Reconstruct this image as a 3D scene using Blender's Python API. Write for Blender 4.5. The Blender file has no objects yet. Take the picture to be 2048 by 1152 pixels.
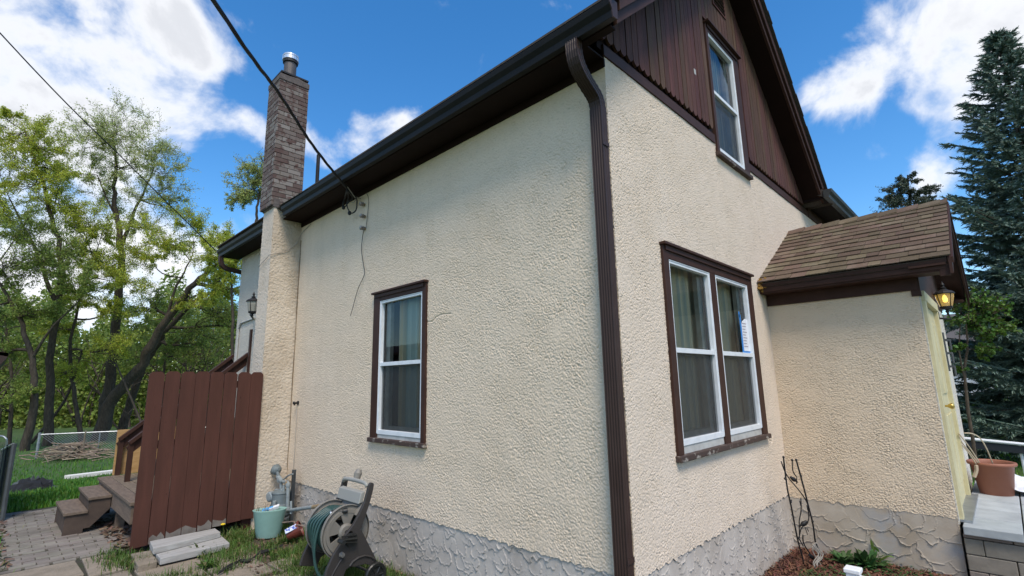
import bpy, math, random
import numpy as np
from mathutils import Vector, Matrix
random.seed(7); rng = np.random.default_rng(7)
D = bpy.data; scene = bpy.context.scene; C = scene.collection

# ------------------------------------------------------------------ camera
yaw, pitch, roll = [math.radians(a) for a in (44.075, 10.724, -1.18)]
_f = np.array([math.cos(yaw)*math.cos(pitch), math.sin(yaw)*math.cos(pitch), math.sin(pitch)])
_r = np.array([math.sin(yaw), -math.cos(yaw), 0.0]); _u = np.cross(_r, _f)
R = math.cos(roll)*_r + math.sin(roll)*_u; U = -math.sin(roll)*_r + math.cos(roll)*_u; F = _f
FL = 996.15
CP = np.array([-2.844, -1.773, 1.696])
cam = D.cameras.new('camera'); co = D.objects.new('camera', cam); C.objects.link(co); scene.camera = co
cam.sensor_width = 36.0; cam.lens = FL/2048*36.0; cam.clip_end = 2000; cam.clip_start = 0.05
M4 = Matrix.Identity(4)
for i in range(3):
    M4[i][0] = R[i]; M4[i][1] = U[i]; M4[i][2] = -F[i]; M4[i][3] = CP[i]
co.matrix_world = M4

def ray(x, y): return F + R*(x-1024)/FL - U*(y-576)/FL
def at(x, y, d): return CP + ray(x, y)*d
def onx(x, y, X): d = ray(x, y); return CP + d*(X-CP[0])/d[0]
def ony(x, y, Y): d = ray(x, y); return CP + d*(Y-CP[1])/d[1]
def onz(x, y, Z): d = ray(x, y); return CP + d*(Z-CP[2])/d[2]

# ------------------------------------------------------------------ light
SUN_EL, SUN_AZ = math.radians(56), math.radians(238)      # azimuth counter-clockwise from +X
sd = Vector((math.cos(SUN_EL)*math.cos(SUN_AZ), math.cos(SUN_EL)*math.sin(SUN_AZ), math.sin(SUN_EL)))
sl = D.lights.new('sun', 'SUN'); sl.energy = 2.0; sl.angle = math.radians(20); sl.color = (1, .90, .76)
so = D.objects.new('sun', sl); C.objects.link(so); so.rotation_euler = (-sd).to_track_quat('-Z', 'Y').to_euler()
scene.view_settings.view_transform = 'Standard'; scene.view_settings.look = 'None'
scene.view_settings.exposure = 0.74; scene.view_settings.gamma = 1

world = D.worlds.new('World'); scene.world = world; world.use_nodes = True
def build_world():
    nt = world.node_tree; N = nt.nodes; L = nt.links; N.clear()
    def n(t, **k):
        a = N.new(t)
        for kk, v in k.items(): setattr(a, kk, v)
        return a
    def math_(op, a, b=None, c=None, clamp=False):
        m = n('ShaderNodeMath', operation=op); m.use_clamp = clamp
        for i, v in enumerate((a, b, c)):
            if v is None: continue
            if isinstance(v, (int, float)): m.inputs[i].default_value = v
            else: L.new(v, m.inputs[i])
        return m.outputs[0]
    sky = n('ShaderNodeTexSky', sky_type='NISHITA'); sky.sun_disc = False
    sky.sun_elevation = SUN_EL; sky.sun_rotation = math.pi/2 - SUN_AZ
    sky.air_density = 1.0; sky.dust_density = .35; sky.ozone_density = 2.2
    hs = n('ShaderNodeHueSaturation'); hs.inputs['Saturation'].default_value = 1.34; hs.inputs['Value'].default_value = 1.32
    L.new(sky.outputs[0], hs.inputs['Color'])
    tc = n('ShaderNodeTexCoord'); d = tc.outputs['Generated']
    nz = n('ShaderNodeTexNoise'); nz.inputs['Scale'].default_value = 6.5; nz.inputs['Detail'].default_value = 9
    nz.inputs['Roughness'].default_value = .58; nz.inputs['Distortion'].default_value = .25
    L.new(d, nz.inputs['Vector'])
    n2 = n('ShaderNodeTexNoise'); n2.inputs['Scale'].default_value = 2.0; n2.inputs['Detail'].default_value = 5
    L.new(d, n2.inputs['Vector'])
    # cloud banks, each a direction and an angular size (pixel of the photo used only to read the direction off)
    blobs = [(40,60,150,1),(190,40,120,1),(290,70,100,.9),(230,150,90,.9),(90,170,130,1),(0,260,110,.8),(360,150,60,.6),
             (440,130,50,.42),(400,255,55,.45),(500,245,40,.6),(535,290,45,.7),(720,265,70,1.1),(800,245,55,1.1),(650,310,70,.8),
             (590,270,50,.5),(640,190,30,.35),(330,600,150,1),(120,560,170,.8),(430,480,60,.6),(-100,300,300,.8),(-60,80,220,1),
             (1640,185,60,1),(1710,170,60,.9),(1740,120,60,.5),(1860,195,60,.9),(1900,150,60,.5),(1960,90,80,.5),(1820,80,70,.3),
             (2040,130,90,.4),(1940,0,90,.4),(1885,330,50,.8),(1850,375,45,.7),(2060,300,150,.3),(1720,40,60,.4),
             (160,-160,260,.8),(2200,-50,260,.8)]
    tot = None
    for (x, y, r, w) in blobs:
        v = ray(x, y); v = v/np.linalg.norm(v); a = r/FL*.50
        dp = n('ShaderNodeVectorMath', operation='DOT_PRODUCT'); L.new(d, dp.inputs[0]); dp.inputs[1].default_value = v
        e = math_('EXPONENT', math_('MULTIPLY_ADD', dp.outputs['Value'], 1/(a*a), -1/(a*a)))
        e = math_('MULTIPLY', e, w)
        tot = e if tot is None else math_('ADD', tot, e)
    tot = math_('MINIMUM', tot, 1.15)
    # behind the camera and overhead: broken cloud all over
    bk = n('ShaderNodeVectorMath', operation='DOT_PRODUCT'); L.new(d, bk.inputs[0]); bk.inputs[1].default_value = F
    bg = math_('MULTIPLY', n_smooth(n, L, bk.outputs['Value'], .35, -.1), math_('MULTIPLY_ADD', n2.outputs[0], 2.2, -.55))
    tot = math_('ADD', tot, math_('MAXIMUM', bg, 0))
    dens = math_('ADD', math_('MULTIPLY', tot, .78), math_('MULTIPLY_ADD', nz.outputs[0], 2.9, -1.66))
    cov = n_smooth(n, L, dens, .05, .80)
    thick = n_smooth(n, L, dens, .55, 1.0)
    cr = n('ShaderNodeMix', data_type='RGBA'); L.new(math_('MULTIPLY', thick, n_smooth(n, L, n2.outputs[0], .40, .56)), cr.inputs['Factor'])
    cr.inputs['A'].default_value = (6.3, 6.4, 6.65, 1); cr.inputs['B'].default_value = (4.7, 4.85, 5.2, 1)
    mx = n('ShaderNodeMix', data_type='RGBA'); L.new(cov, mx.inputs['Factor'])
    L.new(hs.outputs[0], mx.inputs['A']); L.new(cr.outputs['Result'], mx.inputs['B'])
    b = n('ShaderNodeBackground'); b.inputs['Strength'].default_value = .1
    L.new(mx.outputs['Result'], b.inputs['Color'])
    o = n('ShaderNodeOutputWorld'); L.new(b.outputs[0], o.inputs[0])
def n_smooth(n, L, v, a, b):
    m = n('ShaderNodeMapRange', interpolation_type='SMOOTHSTEP')
    m.inputs['From Min'].default_value = min(a, b); m.inputs['From Max'].default_value = max(a, b)
    m.inputs['To Min'].default_value = 0 if a < b else 1; m.inputs['To Max'].default_value = 1 if a < b else 0
    L.new(v, m.inputs['Value']); return m.outputs['Result']
build_world()
try: world.cycles.sampling_method = 'MANUAL'; world.cycles.sample_map_resolution = 512
except Exception: pass

# ------------------------------------------------------------------ helpers
def tag(o, label=None, cat=None, group=None, kind=None):
    if label: o['label'] = label
    if cat: o['category'] = cat
    if group: o['group'] = group
    if kind: o['kind'] = kind
    return o
def empty(name, loc=(0, 0, 0), label=None, cat=None, group=None):
    o = D.objects.new(name, None); C.objects.link(o); o.location = loc; o.empty_display_size = .1
    return tag(o, label, cat, group)
class MB:
    def __init__(s): s.v = []; s.f = []
    def add(s, vs, fs):
        b = len(s.v); s.v += [tuple(map(float, p)) for p in vs]; s.f += [tuple(i+b for i in f) for f in fs]; return s
    def box(s, a, b):
        x0, y0, z0 = [min(p, q) for p, q in zip(a, b)]; x1, y1, z1 = [max(p, q) for p, q in zip(a, b)]
        return s.add([(x0,y0,z0),(x1,y0,z0),(x1,y1,z0),(x0,y1,z0),(x0,y0,z1),(x1,y0,z1),(x1,y1,z1),(x0,y1,z1)],
                     [(0,3,2,1),(4,5,6,7),(0,1,5,4),(1,2,6,5),(2,3,7,6),(3,0,4,7)])
    def obox(s, c, ax, ay, az):
        c, ax, ay, az = map(np.array, (c, ax, ay, az))
        vs = [c+i*ax+j*ay+k*az for k in (-1, 1) for i, j in ((-1,-1),(1,-1),(1,1),(-1,1))]
        return s.add(vs, [(0,3,2,1),(4,5,6,7),(0,1,5,4),(1,2,6,5),(2,3,7,6),(3,0,4,7)])
    def prism(s, pts, d):       # closed outline (3-D points) pushed along d
        n = len(pts); d = np.array(d); p = [np.array(q, float) for q in pts]
        return s.add(p+[q+d for q in p], [tuple(range(n))[::-1], tuple(range(n, 2*n))]+[(i,(i+1)%n,n+(i+1)%n,n+i) for i in range(n)])
    def tube(s, pts, rad, n=8, caps=True, sq=None):
        pts = [np.array(p, float) for p in pts]; m = len(pts)
        if not hasattr(rad, '__len__'): rad = [rad]*m
        t0 = pts[1]-pts[0]; t0 /= np.linalg.norm(t0)
        a = np.cross(t0, (0,0,1.) if abs(t0[2]) < .9 else (0,1.,0)); a /= np.linalg.norm(a)
        vs = []
        for i in range(m):
            t = pts[min(i+1, m-1)]-pts[max(i-1, 0)]; t = t/(np.linalg.norm(t)+1e-9)
            a = a - t*(a@t); a /= np.linalg.norm(a)+1e-9; b = np.cross(t, a)
            for k in range(n):
                th = 2*math.pi*k/n; vs.append(pts[i]+rad[i]*(math.cos(th)*a+math.sin(th)*b))
        fs = [(i*n+k, i*n+(k+1)%n, (i+1)*n+(k+1)%n, (i+1)*n+k) for i in range(m-1) for k in range(n)]
        if caps: fs += [tuple(range(n))[::-1], tuple(range((m-1)*n, m*n))]
        return s.add(vs, fs)
    def lathe(s, prof, c=(0,0,0), n=20, sx=1, sy=1, axis='z', close=True):
        c = np.array(c, float); vs = []
        for (r, h) in prof:
            for k in range(n):
                th = 2*math.pi*k/n; a, b = r*math.cos(th)*sx, r*math.sin(th)*sy
                vs.append(c + (np.array((a, b, h)) if axis == 'z' else np.array((a, h, b)) if axis == 'y' else np.array((h, a, b))))
        m = len(prof)
        fs = [(i*n+k, i*n+(k+1)%n, (i+1)*n+(k+1)%n, (i+1)*n+k) for i in range(m-1) for k in range(n)]
        if close: fs += [tuple(range(n))[::-1], tuple(range((m-1)*n, m*n))]
        return s.add(vs, fs)
    def build(s, name, mat, parent=None, bevel=0, smooth=False, kind=None):
        me = D.meshes.new(name); me.from_pydata(s.v, [], s.f); me.validate(); me.update()
        return link(name, me, mat, parent, bevel, smooth, kind)
def pieces(name, mat, parent, shapes, bevel=0):
    out = []
    for sfn in shapes:
        mb = MB(); sfn(mb); out.append(mb.build(name, mat, parent, bevel))
    return out
def boxes(name, mat, parent, bs, bevel=0): return [MB().box(a, b).build(name, mat, parent, bevel) for a, b in bs]
def link(name, me, mat, parent=None, bevel=0, smooth=False, kind=None):
    o = D.objects.new(name, me); C.objects.link(o)
    if mat: me.materials.append(mat)
    if smooth: me.polygons.foreach_set('use_smooth', [True]*len(me.polygons))
    if parent:
        o.parent = parent
        w = parent; t = Vector((0,0,0))
        while w: t += w.location; w = w.parent
        o.location = -t          # mesh data stays in world coordinates
        if t.length > 1e-6:      # move the data instead so that the part sits at its parent's base
            me.transform(Matrix.Translation(-t)); o.location = (0,0,0)
    if bevel:
        m = o.modifiers.new('bevel', 'BEVEL'); m.width = bevel; m.segments = 2; m.limit_method = 'ANGLE'; m.angle_limit = .7
    if kind: o['kind'] = kind
    return o
def npmesh(name, V, Q, mat, parent=None, smooth=False, kind=None):
    me = D.meshes.new(name); V = np.asarray(V, np.float32); Q = np.asarray(Q, np.int32); k = Q.shape[1]
    me.vertices.add(len(V)); me.vertices.foreach_set('co', V.ravel())
    me.loops.add(Q.size); me.loops.foreach_set('vertex_index', Q.ravel())
    me.polygons.add(len(Q)); me.polygons.foreach_set('loop_start', np.arange(0, Q.size, k, dtype=np.int32))
    me.polygons.foreach_set('loop_total', np.full(len(Q), k, np.int32)); me.update(calc_edges=True)
    return link(name, me, mat, parent, 0, smooth, kind)

def mat(name, col, rough=.7, col2=None, scale=8, detail=6, lo=.35, hi=.65, bump=0, bscale=60, bdist=.01, metal=0, spec=.5,
        col3=None, s3=2.0, lo3=.5, hi3=.7, island=0, coat=0, stretch=None, trans=0, w3=1.0, streak=None, wst=.5):
    m = D.materials.new(name); m.use_nodes = True; nt = m.node_tree; N = nt.nodes; L = nt.links
    b = N['Principled BSDF']; b.inputs['Roughness'].default_value = rough; b.inputs['Metallic'].default_value = metal
    b.inputs['Specular IOR Level'].default_value = spec; b.inputs['Base Color'].default_value = (*col, 1)
    if coat: b.inputs['Coat Weight'].default_value = coat
    tc = N.new('ShaderNodeTexCoord'); vec = tc.outputs['Object']
    if stretch:
        mp = N.new('ShaderNodeMapping'); mp.inputs['Scale'].default_value = stretch; L.new(vec, mp.inputs['Vector']); vec = mp.outputs[0]
    def noise(sc, lo_, hi_, det=detail):
        z = N.new('ShaderNodeTexNoise'); z.inputs['Scale'].default_value = sc; z.inputs['Detail'].default_value = det
        z.inputs['Roughness'].default_value = .6; L.new(vec, z.inputs['Vector'])
        r = N.new('ShaderNodeMapRange'); r.inputs['From Min'].default_value = lo_; r.inputs['From Max'].default_value = hi_
        L.new(z.outputs[0], r.inputs['Value']); return r.outputs[0]
    out = None
    if col2:
        x = N.new('ShaderNodeMix'); x.data_type = 'RGBA'; x.inputs['A'].default_value = (*col, 1); x.inputs['B'].default_value = (*col2, 1)
        L.new(noise(scale, lo, hi), x.inputs['Factor']); out = x.outputs['Result']
    if col3:
        x = N.new('ShaderNodeMix'); x.data_type = 'RGBA'; x.inputs['B'].default_value = (*col3, 1)
        if out: L.new(out, x.inputs['A'])
        else: x.inputs['A'].default_value = (*col, 1)
        mm = N.new('ShaderNodeMath'); mm.operation = 'MULTIPLY'; mm.use_clamp = True; mm.inputs[1].default_value = w3
        L.new(noise(s3, lo3, hi3), mm.inputs[0]); L.new(mm.outputs[0], x.inputs['Factor']); out = x.outputs['Result']
    if streak:
        x = N.new('ShaderNodeMix'); x.data_type = 'RGBA'; x.inputs['B'].default_value = (*streak, 1); L.new(out, x.inputs['A'])
        mp2 = N.new('ShaderNodeMapping'); mp2.inputs['Scale'].default_value = (5, 5, .55); L.new(tc.outputs['Object'], mp2.inputs['Vector'])
        z = N.new('ShaderNodeTexNoise'); z.inputs['Scale'].default_value = 1; z.inputs['Detail'].default_value = 6; z.inputs['Roughness'].default_value = .65; L.new(mp2.outputs[0], z.inputs['Vector'])
        r = N.new('ShaderNodeMapRange'); r.inputs['From Min'].default_value = .5; r.inputs['From Max'].default_value = .75; r.inputs['To Max'].default_value = wst; L.new(z.outputs[0], r.inputs['Value'])
        L.new(r.outputs[0], x.inputs['Factor']); out = x.outputs['Result']
    if island:
        g = N.new('ShaderNodeNewGeometry'); h = N.new('ShaderNodeHueSaturation')
        r = N.new('ShaderNodeMapRange'); r.inputs['To Min'].default_value = 1-island; r.inputs['To Max'].default_value = 1+island
        L.new(g.outputs['Random Per Island'], r.inputs['Value']); L.new(r.outputs[0], h.inputs['Value'])
        r2 = N.new('ShaderNodeMapRange'); r2.inputs['To Min'].default_value = .5-.025; r2.inputs['To Max'].default_value = .5+.025
        mm = N.new('ShaderNodeMath'); mm.operation = 'FRACT'; m2 = N.new('ShaderNodeMath'); m2.operation = 'MULTIPLY'; m2.inputs[1].default_value = 17.3
        L.new(g.outputs['Random Per Island'], m2.inputs[0]); L.new(m2.outputs[0], mm.inputs[0]); L.new(mm.outputs[0], r2.inputs['Value']); L.new(r2.outputs[0], h.inputs['Hue'])
        if out: L.new(out, h.inputs['Color'])
        else: h.inputs['Color'].default_value = (*col, 1)
        out = h.outputs[0]
    if out: L.new(out, b.inputs['Base Color'])
    if bump:
        z = N.new('ShaderNodeTexNoise'); z.inputs['Scale'].default_value = bscale; z.inputs['Detail'].default_value = 4; L.new(vec, z.inputs['Vector'])
        bp = N.new('ShaderNodeBump'); bp.inputs['Strength'].default_value = bump; bp.inputs['Distance'].default_value = bdist
        L.new(z.outputs[0], bp.inputs['Height']); L.new(bp.outputs[0], b.inputs['Normal'])
    if trans:
        t = N.new('ShaderNodeBsdfTranslucent'); ms = N.new('ShaderNodeMixShader'); ms.inputs[0].default_value = trans
        if out: L.new(out, t.inputs['Color'])
        else: t.inputs['Color'].default_value = (*col, 1)
        L.new(b.outputs[0], ms.inputs[1]); L.new(t.outputs[0], ms.inputs[2]); L.new(ms.outputs[0], N['Material Output'].inputs['Surface'])
    return m

m_stucco = mat('stucco_cream', (.765,.630,.49), .92, (.715,.580,.44), 1.3, 8, .35, .7, col3=(.52,.44,.33), s3=40, lo3=.55, hi3=.75, spec=.2, w3=.6, streak=(.50,.40,.28), wst=.18)
m_stucco_front = mat('stucco_front', (.70,.59,.485), .92, (.64,.535,.43), 1.6, 8, .35, .7, col3=(.50,.44,.36), s3=44, lo3=.55, hi3=.75, spec=.2, w3=.6, streak=(.50,.42,.32), wst=.18)
m_stucco_porch = mat('stucco_porch', (.75,.615,.46), .92, (.69,.55,.395), .9, 7, .35, .7, col3=(.55,.48,.38), s3=26, lo3=.55, hi3=.8, spec=.2, w3=.4)
m_stucco_chim = mat('stucco_chimney', (.62,.535,.435), .92, (.50,.415,.32), 1.7, 8, .40, .62, bump=.6, bscale=38, bdist=.02, col3=(.38,.31,.22), s3=9, lo3=.6, hi3=.85, spec=.2)
m_found = mat('foundation_grey', (.52,.475,.43), .9, (.42,.38,.345), 3.5, 7, .35, .7, bump=.15, bscale=90, bdist=.004, col3=(.32,.27,.22), s3=1.5, lo3=.5, hi3=.75, spec=.25)
m_found_tan = mat('foundation_tan', (.50,.44,.365), .9, (.38,.315,.24), 2.2, 7, .38, .62, bump=.15, bscale=90, bdist=.004, col3=(.38,.37,.36), s3=3, lo3=.55, hi3=.7, spec=.25)
m_brown = mat('brown_trim', (.060,.028,.020), .6, (.045,.021,.015), 6, stretch=(1,1,1), spec=.22, col3=(.24,.20,.17), s3=30, lo3=.74, hi3=.78, w3=.75)
m_brown_sill = mat('brown_sill_peeling', (.07,.042,.033), .75, (.05,.03,.024), 6, col3=(.30,.27,.235), s3=13, lo3=.57, hi3=.62)
m_siding = mat('brown_siding', (.115,.058,.039), .7, (.072,.036,.025), 5, 8, .35, .65, bump=.35, bscale=25, bdist=.008, stretch=(6,6,.7), col3=(.36,.27,.23), s3=3.2, lo3=.725, hi3=.74, island=.14, w3=.8, spec=.2)
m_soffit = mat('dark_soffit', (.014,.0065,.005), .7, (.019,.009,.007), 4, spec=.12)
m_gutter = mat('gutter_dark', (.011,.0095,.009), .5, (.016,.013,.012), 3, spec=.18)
m_spout = mat('downspout_brown', (.040,.022,.018), .5, (.050,.029,.024), 5, spec=.3)
m_flash = mat('grey_flashing', (.07,.075,.068), .5, (.10,.105,.095), 7)
m_shingle = mat('shingle_brown', (.155,.116,.082), .95, (.11,.081,.057), 90, 3, .3, .7, bump=.5, bscale=180, bdist=.006, island=.22, spec=.15, col3=(.20,.16,.12), s3=4, lo3=.5, hi3=.8)
m_roof_dark = mat('roof_shingle_dark', (.06,.05,.045), .95, (.09,.075,.065), 50, spec=.15)
m_white = mat('white_aluminium', (.74,.77,.80), .45, (.60,.63,.66), 10, lo=.5, hi=.8)
m_whitedull = mat('white_subsill', (.52,.52,.50), .6, (.38,.37,.35), 9)
m_vinyl = mat('white_vinyl', (.82,.84,.86), .4)
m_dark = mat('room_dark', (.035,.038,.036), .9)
m_bark = mat('bark', (.11,.088,.068), .95, (.055,.045,.036), 5, bump=.6, bscale=10, bdist=.05, stretch=(3,3,.6), spec=.1)
m_barklight = mat('bark_light', (.13,.105,.08), .95, (.08,.065,.05), 8, spec=.1)
m_fence = mat('fence_brown_paint', (.094,.047,.029), .72, (.072,.037,.023), 3, 7, col3=(.022,.012,.009), s3=16, lo3=.68, hi3=.72, bump=.12, bscale=14, bdist=.01, stretch=(4,4,.5), island=.06, spec=.2)
m_deck = mat('weathered_deck', (.19,.15,.105), .88, (.12,.094,.066), 6, stretch=(5,1,5), bump=.2, bscale=20, bdist=.006, island=.12)
m_stairs = mat('dark_stair_wood', (.085,.064,.045), .88, (.05,.038,.028), 5, island=.1)
m_plank = mat('grey_plank', (.42,.42,.41), .8, (.30,.29,.275), 5, stretch=(1,8,8), bump=.15, bscale=20, bdist=.004, island=.06)
m_whiteplank = mat('white_plank', (.78,.74,.66), .7)
m_osb = mat('plywood_sheet', (.48,.30,.13), .8, (.36,.21,.08), 7, stretch=(1,1,5))
m_brass = mat('brass', (.6,.42,.12), .3, metal=.9)
m_metal = mat('galvanised', (.42,.44,.46), .42, (.3,.32,.34), 9, metal=.8)
m_tinband = mat('bright_tin', (.72,.73,.72), .32, metal=.9)
m_flue = mat('flue_grey', (.12,.105,.10), .55, (.09,.08,.075), 6, metal=.3)
m_gas = mat('gas_meter_grey', (.17,.205,.215), .55, (.12,.145,.155), 9)
m_gaslight = mat('gas_fitting_light', (.30,.34,.35), .5, (.2,.23,.24), 12)
m_gaspost = mat('steel_post', (.075,.085,.09), .6, (.05,.055,.06), 9)
m_rust = mat('yellow_fitting', (.36,.28,.16), .7, (.22,.15,.09), 20)
m_black = mat('black_iron', (.012,.011,.012), .6)
m_cable = mat('black_cable', (.010,.010,.011), .55)
m_cordlight = mat('pale_wire', (.34,.31,.27), .8)
m_ceramic = mat('ceramic_insulator', (.50,.46,.42), .4, (.2,.15,.13), 14)
m_mint = mat('mint_plastic', (.27,.45,.40), .5, (.23,.385,.34), 6, col3=(.34,.42,.36), s3=14, lo3=.6, hi3=.8)
m_redpot = mat('red_brown_plastic', (.16,.035,.022), .45, (.12,.028,.02), 8)
m_label = mat('pot_label', (.62,.66,.78), .5, (.07,.11,.42), 42, 2, .5, .53)
m_terra = mat('terracotta_plastic', (.30,.115,.068), .55, (.26,.10,.06), 5)
m_soil = mat('soil', (.055,.038,.027), .95, (.09,.065,.045), 20, bump=.6, bscale=30, bdist=.02)
m_reelframe = mat('reel_charcoal', (.036,.032,.031), .5, bump=.05, bscale=300, bdist=.002)
m_reelgrey = mat('reel_taupe', (.23,.215,.19), .5, (.19,.175,.155), 5)
m_reellight = mat('reel_light_grey', (.30,.30,.28), .4)
m_reelblack = mat('reel_black', (.016,.017,.017), .4)
m_hose = mat('hose_green', (.022,.062,.06), .38, (.03,.075,.07), 9)
m_blueplastic = mat('blue_wrapper', (.05,.30,.62), .4)
m_whiteplastic = mat('white_wrapper', (.75,.77,.8), .4)
m_yellowdoor = mat('door_yellow', (.62,.56,.34), .7, (.52,.46,.27), 4, bump=.1, bscale=20)
m_chain = mat('chain_wire', (.30,.32,.33), .5, metal=.5)
m_hedge = mat('green_slat', (.018,.032,.022), .8, (.03,.045,.03), 9)
m_grass = mat('grass_blade', (.10,.185,.028), .6, (.06,.12,.018), 3, col3=(.26,.22,.10), s3=14, lo3=.56, hi3=.62, island=.35, trans=.3)
m_lawnblade = mat('lawn_blade', (.10,.24,.022), .6, (.065,.17,.015), .8, island=.3, trans=.3)
m_weed = mat('weed_leaf', (.045,.11,.03), .5, island=.3, trans=.2)
m_weedlight = mat('weed_leaf_bright', (.16,.28,.05), .5, trans=.3)
m_leafA = mat('leaf_yellowgreen', (.52,.56,.075), .6, (.36,.42,.055), .5, island=.35, trans=.5)
m_leafB = mat('leaf_pale', (.50,.54,.19), .6, (.34,.40,.12), .6, island=.35, trans=.5)
m_leafC = mat('leaf_midgreen', (.24,.31,.055), .6, (.15,.215,.038), .5, island=.35, trans=.35)
m_spruce = mat('spruce_needle', (.15,.215,.17), .6, (.085,.14,.10), 1.2, island=.3)
m_pine = mat('pine_needle', (.05,.07,.04), .6, island=.3)
m_bush = mat('bush_leaf', (.13,.24,.03), .55, (.07,.14,.02), 3, island=.35, trans=.25)
m_mulch = mat('mulch_chip', (.17,.072,.042), .9, (.10,.045,.03), 9, island=.45)
m_leaflitter = mat('dry_leaf', (.17,.105,.07), .85, (.10,.06,.04), 8, island=.4)
m_twig = mat('dry_branch', (.30,.24,.18), .9, (.18,.13,.09), 3, island=.25)
m_cloth = mat('dark_cloth', (.012,.014,.018), .9, (.07,.085,.09), 2.2, 3, .52, .58)
m_sheet = mat('white_sheet', (.72,.74,.78), .5)
m_tape = mat('blue_tape', (.03,.22,.60), .6)
m_paper = mat('paper', (.78,.79,.83), .7)
m_ink = mat('ink', (.30,.24,.30), .7)
m_farwhite = mat('far_house_white', (.62,.63,.64), .8, (.5,.51,.52), 2)
m_farroof = mat('far_house_roof', (.10,.09,.085), .9)
m_lichen = mat('orange_lichen', (.30,.17,.03), .95, (.18,.09,.02), 25, bump=.8, bscale=40, bdist=.01)
m_stonecap = mat('stone_cap', (.42,.45,.46), .85, (.33,.355,.365), 6, bump=.3, bscale=26, bdist=.008, island=.07)
m_block = mat('stoop_block', (.27,.235,.195), .9, (.20,.175,.145), 8, bump=.3, bscale=50, bdist=.006, island=.12)
m_dandelion = mat('dandelion', (.80,.58,.02), .6)
m_strip = mat('weed_barrier', (.010,.010,.011), .8)

# curtains: vertical bands; glass: clear with real reflection
def curtain_mat(name, cols, sc):
    m = D.materials.new(name); m.use_nodes = True; N = m.node_tree.nodes; L = m.node_tree.links; b = N['Principled BSDF']; b.inputs['Roughness'].default_value = .9
    tc = N.new('ShaderNodeTexCoord'); mp = N.new('ShaderNodeMapping'); mp.inputs['Scale'].default_value = (sc, sc, .001)
    nz = N.new('ShaderNodeTexNoise'); nz.inputs['Scale'].default_value = 1; nz.inputs['Detail'].default_value = 2
    r = N.new('ShaderNodeValToRGB'); r.color_ramp.interpolation = 'EASE'
    while len(r.color_ramp.elements) < len(cols): r.color_ramp.elements.new(.5)
    for i, c in enumerate(cols): r.color_ramp.elements[i].position = .3+.4*i/(len(cols)-1); r.color_ramp.elements[i].color = (*c, 1)
    L.new(tc.outputs['Object'], mp.inputs[0]); L.new(mp.outputs[0], nz.inputs[0]); L.new(nz.outputs[0], r.inputs[0]); L.new(r.outputs[0], b.inputs['Base Color'])
    return m
m_curtain = curtain_mat('curtain_beige', [(.72,.64,.50),(.40,.42,.36),(.70,.60,.42),(.30,.36,.33),(.68,.66,.58)], 9)
m_curtain2 = curtain_mat('curtain_teal', [(.32,.42,.40),(.60,.46,.28),(.36,.46,.43),(.50,.58,.54)], 7)
def glass(name, tint, refl=1.5):
    m = D.materials.new(name); m.use_nodes = True; N = m.node_tree.nodes; L = m.node_tree.links; N.remove(N['Principled BSDF'])
    t = N.new('ShaderNodeBsdfTransparent'); t.inputs[0].default_value = (*tint, 1); g = N.new('ShaderNodeBsdfGlossy'); g.inputs['Roughness'].default_value = .01
    f = N.new('ShaderNodeFresnel'); f.inputs[0].default_value = refl; ms = N.new('ShaderNodeMixShader')
    L.new(f.outputs[0], ms.inputs[0]); L.new(t.outputs[0], ms.inputs[1]); L.new(g.outputs[0], ms.inputs[2]); L.new(ms.outputs[0], N['Material Output'].inputs[0]); return m
m_glass = glass('window_glass', (.90,.93,.91), 1.5)
m_screen = D.materials.new('insect_screen'); m_screen.use_nodes = True
_N = m_screen.node_tree.nodes; _t = _N.new('ShaderNodeBsdfTransparent'); _ms = _N.new('ShaderNodeMixShader'); _ms.inputs[0].default_value = .50
_N['Principled BSDF'].inputs['Base Color'].default_value = (.05,.054,.054,1)
m_screen.node_tree.links.new(_t.outputs[0], _ms.inputs[1]); m_screen.node_tree.links.new(_N['Principled BSDF'].outputs[0], _ms.inputs[2])
m_screen.node_tree.links.new(_ms.outputs[0], _N['Material Output'].inputs[0])

def brick_mat():
    m = D.materials.new('painted_brick'); m.use_nodes = True; N = m.node_tree.nodes; L = m.node_tree.links; b = N['Principled BSDF']; b.inputs['Roughness'].default_value = .9
    g = N.new('ShaderNodeNewGeometry'); r = N.new('ShaderNodeValToRGB'); r.color_ramp.interpolation = 'CONSTANT'
    el = r.color_ramp.elements; el[0].color = (.115,.080,.070,1)
    for p, c in ((.25,(.20,.175,.155,1)),(.5,(.15,.118,.102,1)),(.68,(.24,.215,.195,1)),(.85,(.165,.135,.12,1))):
        e = el.new(p); e.color = c
    L.new(g.outputs['Random Per Island'], r.inputs[0])
    tc = N.new('ShaderNodeTexCoord'); z = N.new('ShaderNodeTexNoise'); z.inputs['Scale'].default_value = 14; z.inputs['Detail'].default_value = 7; L.new(tc.outputs['Object'], z.inputs[0])
    mr = N.new('ShaderNodeMapRange'); mr.inputs['From Min'].default_value = .5; mr.inputs['From Max'].default_value = .62; L.new(z.outputs[0], mr.inputs[0])
    x = N.new('ShaderNodeMix'); x.data_type = 'RGBA'; L.new(mr.outputs[0], x.inputs['Factor']); L.new(r.outputs[0], x.inputs['A']); x.inputs['B'].default_value = (.10,.06,.052,1)
    L.new(x.outputs['Result'], b.inputs['Base Color']); return m
m_brick = brick_mat()
m_mortar = mat('mortar', (.14,.12,.11), .95, (.09,.075,.07), 15)
m_amber = D.materials.new('lit_amber_glass'); m_amber.use_nodes = True
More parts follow.
